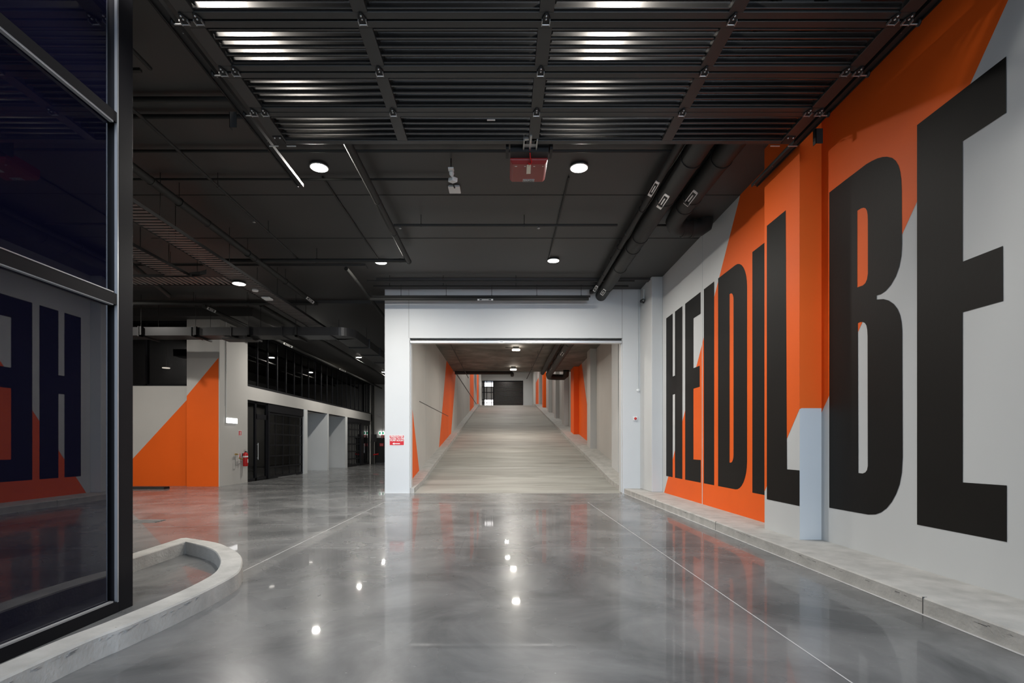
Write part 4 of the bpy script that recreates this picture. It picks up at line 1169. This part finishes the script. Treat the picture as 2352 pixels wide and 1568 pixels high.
# left hall far pipes
z = CAM_H + 3.7
pipe('dark pipe with red sticker running above the shopfront glazing', [(-8.02, 14.0, z), (-8.02, 34.5, z)], .05, joints=[((-8.02, y, z), (0, 1, 0)) for y in (17, 20, 23, 26, 29)],
     stickers=[((-8.02, 14.1, z), (-8.02, 14.5, z), .035), ((-8.02, 19.0, z), (-8.02, 19.8, z), .035), ((-8.02, 25.5, z), (-8.02, 26.5, z), .035)])
pipe('dark pipe between the shopfront pipe and the far duct', [(-6.62, 14.3, z + .1), (-6.62, 34, z + .1)], .05, joints=[((-6.62, y, z + .1), (0, 1, 0)) for y in (15, 18, 22)])
pipe('farther dark pipe seen past the duct corner in the left hall', [(-5.9, 18, 5.2), (-5.9, 34, 5.1)], .04)

# ---- cable ladders
def tray(label, x0, x1, y0, y1, z, along, n, rods=()):
    t = thing('cable_ladder', label, 'cable tray', ((x0 + x1) / 2, y0, z), 'cable ladders over the left hall')
    s = MB()
    if along == 'Y':
        for xx in (x0, x1): s.box(xx - .008, xx + .008, y0, y1, z - .01, z + .045, 'black_matte')
    else:
        for yy in (y0, y1): s.box(x0, x1, yy - .008, yy + .008, z - .01, z + .045, 'black_matte')
    s.build('side_rail', t)
    s = MB()
    for i in range(n):
        if along == 'Y':
            yy = y0 + (y1 - y0) * (i + .5) / n; s.box(x0, x1, yy - .024, yy + .024, z, z + .012, 'tray_metal')
        else:
            xx = x0 + (x1 - x0) * (i + .5) / n; s.box(xx - .024, xx + .024, y0, y1, z, z + .012, 'tray_metal')
    s.build('rungs', t)
    for p in rods: MB().tube([(p[0], p[1], z - .02), (p[0], p[1], HC)], .006, 'pipe_black', n=6).build('hanger_rod', t)
    return t
tray('long cable ladder running the length of the left hall past the downlight', -5.64, -5.18, 6.0, 16.2, 4.70, 'Y', 96,
     [(-5.18, 7.9, 0), (-5.18, 9.9, 0), (-5.64, 9.0, 0), (-5.18, 12.0, 0), (-5.64, 12.0, 0)])
tray('shorter cable ladder left of the long one, ending at the cross ladder', -6.80, -6.33, 7.0, 10.55, 4.70, 'Y', 32, [(-6.33, 8.3, 0), (-6.8, 9.8, 0), (-6.33, 9.9, 0)])
tray('cross cable ladder joining the long one above the left hall', -9.4, -5.66, 10.6, 11.15, 4.70, 'X', 34, [(-7.9, 10.6, 0), (-6.2, 10.6, 0), (-7.1, 11.15, 0)])
s = MB(); s.prism([(-6.35, 10.58), (-6.1, 10.52), (-5.9, 10.4), (-5.75, 10.15), (-5.65, 9.8), (-5.65, 10.58)], 4.69, 4.78, 'Z', 'black_matte')
tag(s.build('ladder_bend'), 'curved black corner plate where the cable ladders meet', 'cable tray')
s = MB(); s.tube([(-8.3, 13, 5.0), (-7.3, 9.2, 5.1)], .05, 'pipe_black'); tag(s.build('pipe'), 'short dark slanting pipe above the cross cable ladder', 'pipe')

# ---- rectangular duct
zd0, zd1 = 4.30, 4.53
t = thing('duct', 'rectangular black air duct crossing the left hall and turning at its end', 'duct', (-7, 14.4, zd0))
s = MB()
s.box(-11.2, -4.6, 14.4, 15.0, zd0, zd1, 'duct_black')
R_ = .6; n = 10
ring = []
for i in range(n + 1):
    a = math.radians(90 * i / n)
    ring.append(((-4.6 + 0.45 * math.sin(a), 14.85 - .45 * math.cos(a)), (-4.6 + .02 * math.sin(a), 15.02 - .02 * math.cos(a))))
vs = []; fs = []
for (o_, i_) in ring: vs += [(o_[0], o_[1], zd0), (o_[0], o_[1], zd1), (i_[0], i_[1], zd1), (i_[0], i_[1], zd0)]
for k_ in range(n):
    for j in range(4): fs.append((k_ * 4 + j, k_ * 4 + (j + 1) % 4, (k_ + 1) * 4 + (j + 1) % 4, (k_ + 1) * 4 + j))
s.add(vs, fs, 'duct_black')
s.box(-4.75, -4.15, 14.85, 33, zd0, zd1, 'duct_black')
s.build('duct_body', t)
for xx in (-10.05, -8.6, -7.5, -6.1, -4.75): MB().box(xx, xx + .03, 14.37, 15.03, zd0 - .025, zd1 + .02, 'duct_black').build('flange', t)
for yy in (16.2, 17.6, 19.2, 21, 23): MB().box(-4.78, -4.12, yy, yy + .03, zd0 - .025, zd1 + .02, 'duct_black').build('flange', t)
for xx in (-9.95, -8.45, -7.0, -5.7):
    MB().box(xx, xx + .05, 14.3, 15.1, zd0 - .05, zd0 - .005, 'black_matte').box(xx, xx + .05, 14.3, 14.38, zd0 - .05, zd1, 'black_matte').tube([(xx + .02, 14.34, zd0), (xx + .02, 14.34, HC)], .006, 'pipe_black', n=6).tube([(xx + .02, 15.06, zd0), (xx + .02, 15.06, HC)], .006, 'pipe_black', n=6).build('hanger', t)
s = MB(); s.box(-7.8, -6.95, 14.5, 14.9, zd0 - .09, zd0 - .05, 'black_matte'); tag(s.build('duct_damper'), 'flat black box slung just under the rectangular duct', 'duct')
for i, (x0, x1, y0, y1) in enumerate(((-5.4, -4.8, 17.2, 18.4), (-4.1, -3.6, 19.5, 20.8))):
    s = MB(); s.box(x0, x1, y0, y1, 4.75, 4.8, 'duct_black'); s.box(x0 + .05, x1 - .05, y0 + .05, y1 - .05, 4.745, 4.75, 'label_grey' if i == 0 else 'black_matte'); s.tube([(x0, y0, 4.8), (x0, y0, HC)], .006, 'pipe_black', n=6); s.tube([(x1, y1, 4.8), (x1, y1, HC)], .006, 'pipe_black', n=6)
    tag(s.build('air_grille'), ['nearer', 'farther'][i] + ' square air grille hung above the turned end of the duct', 'grille')
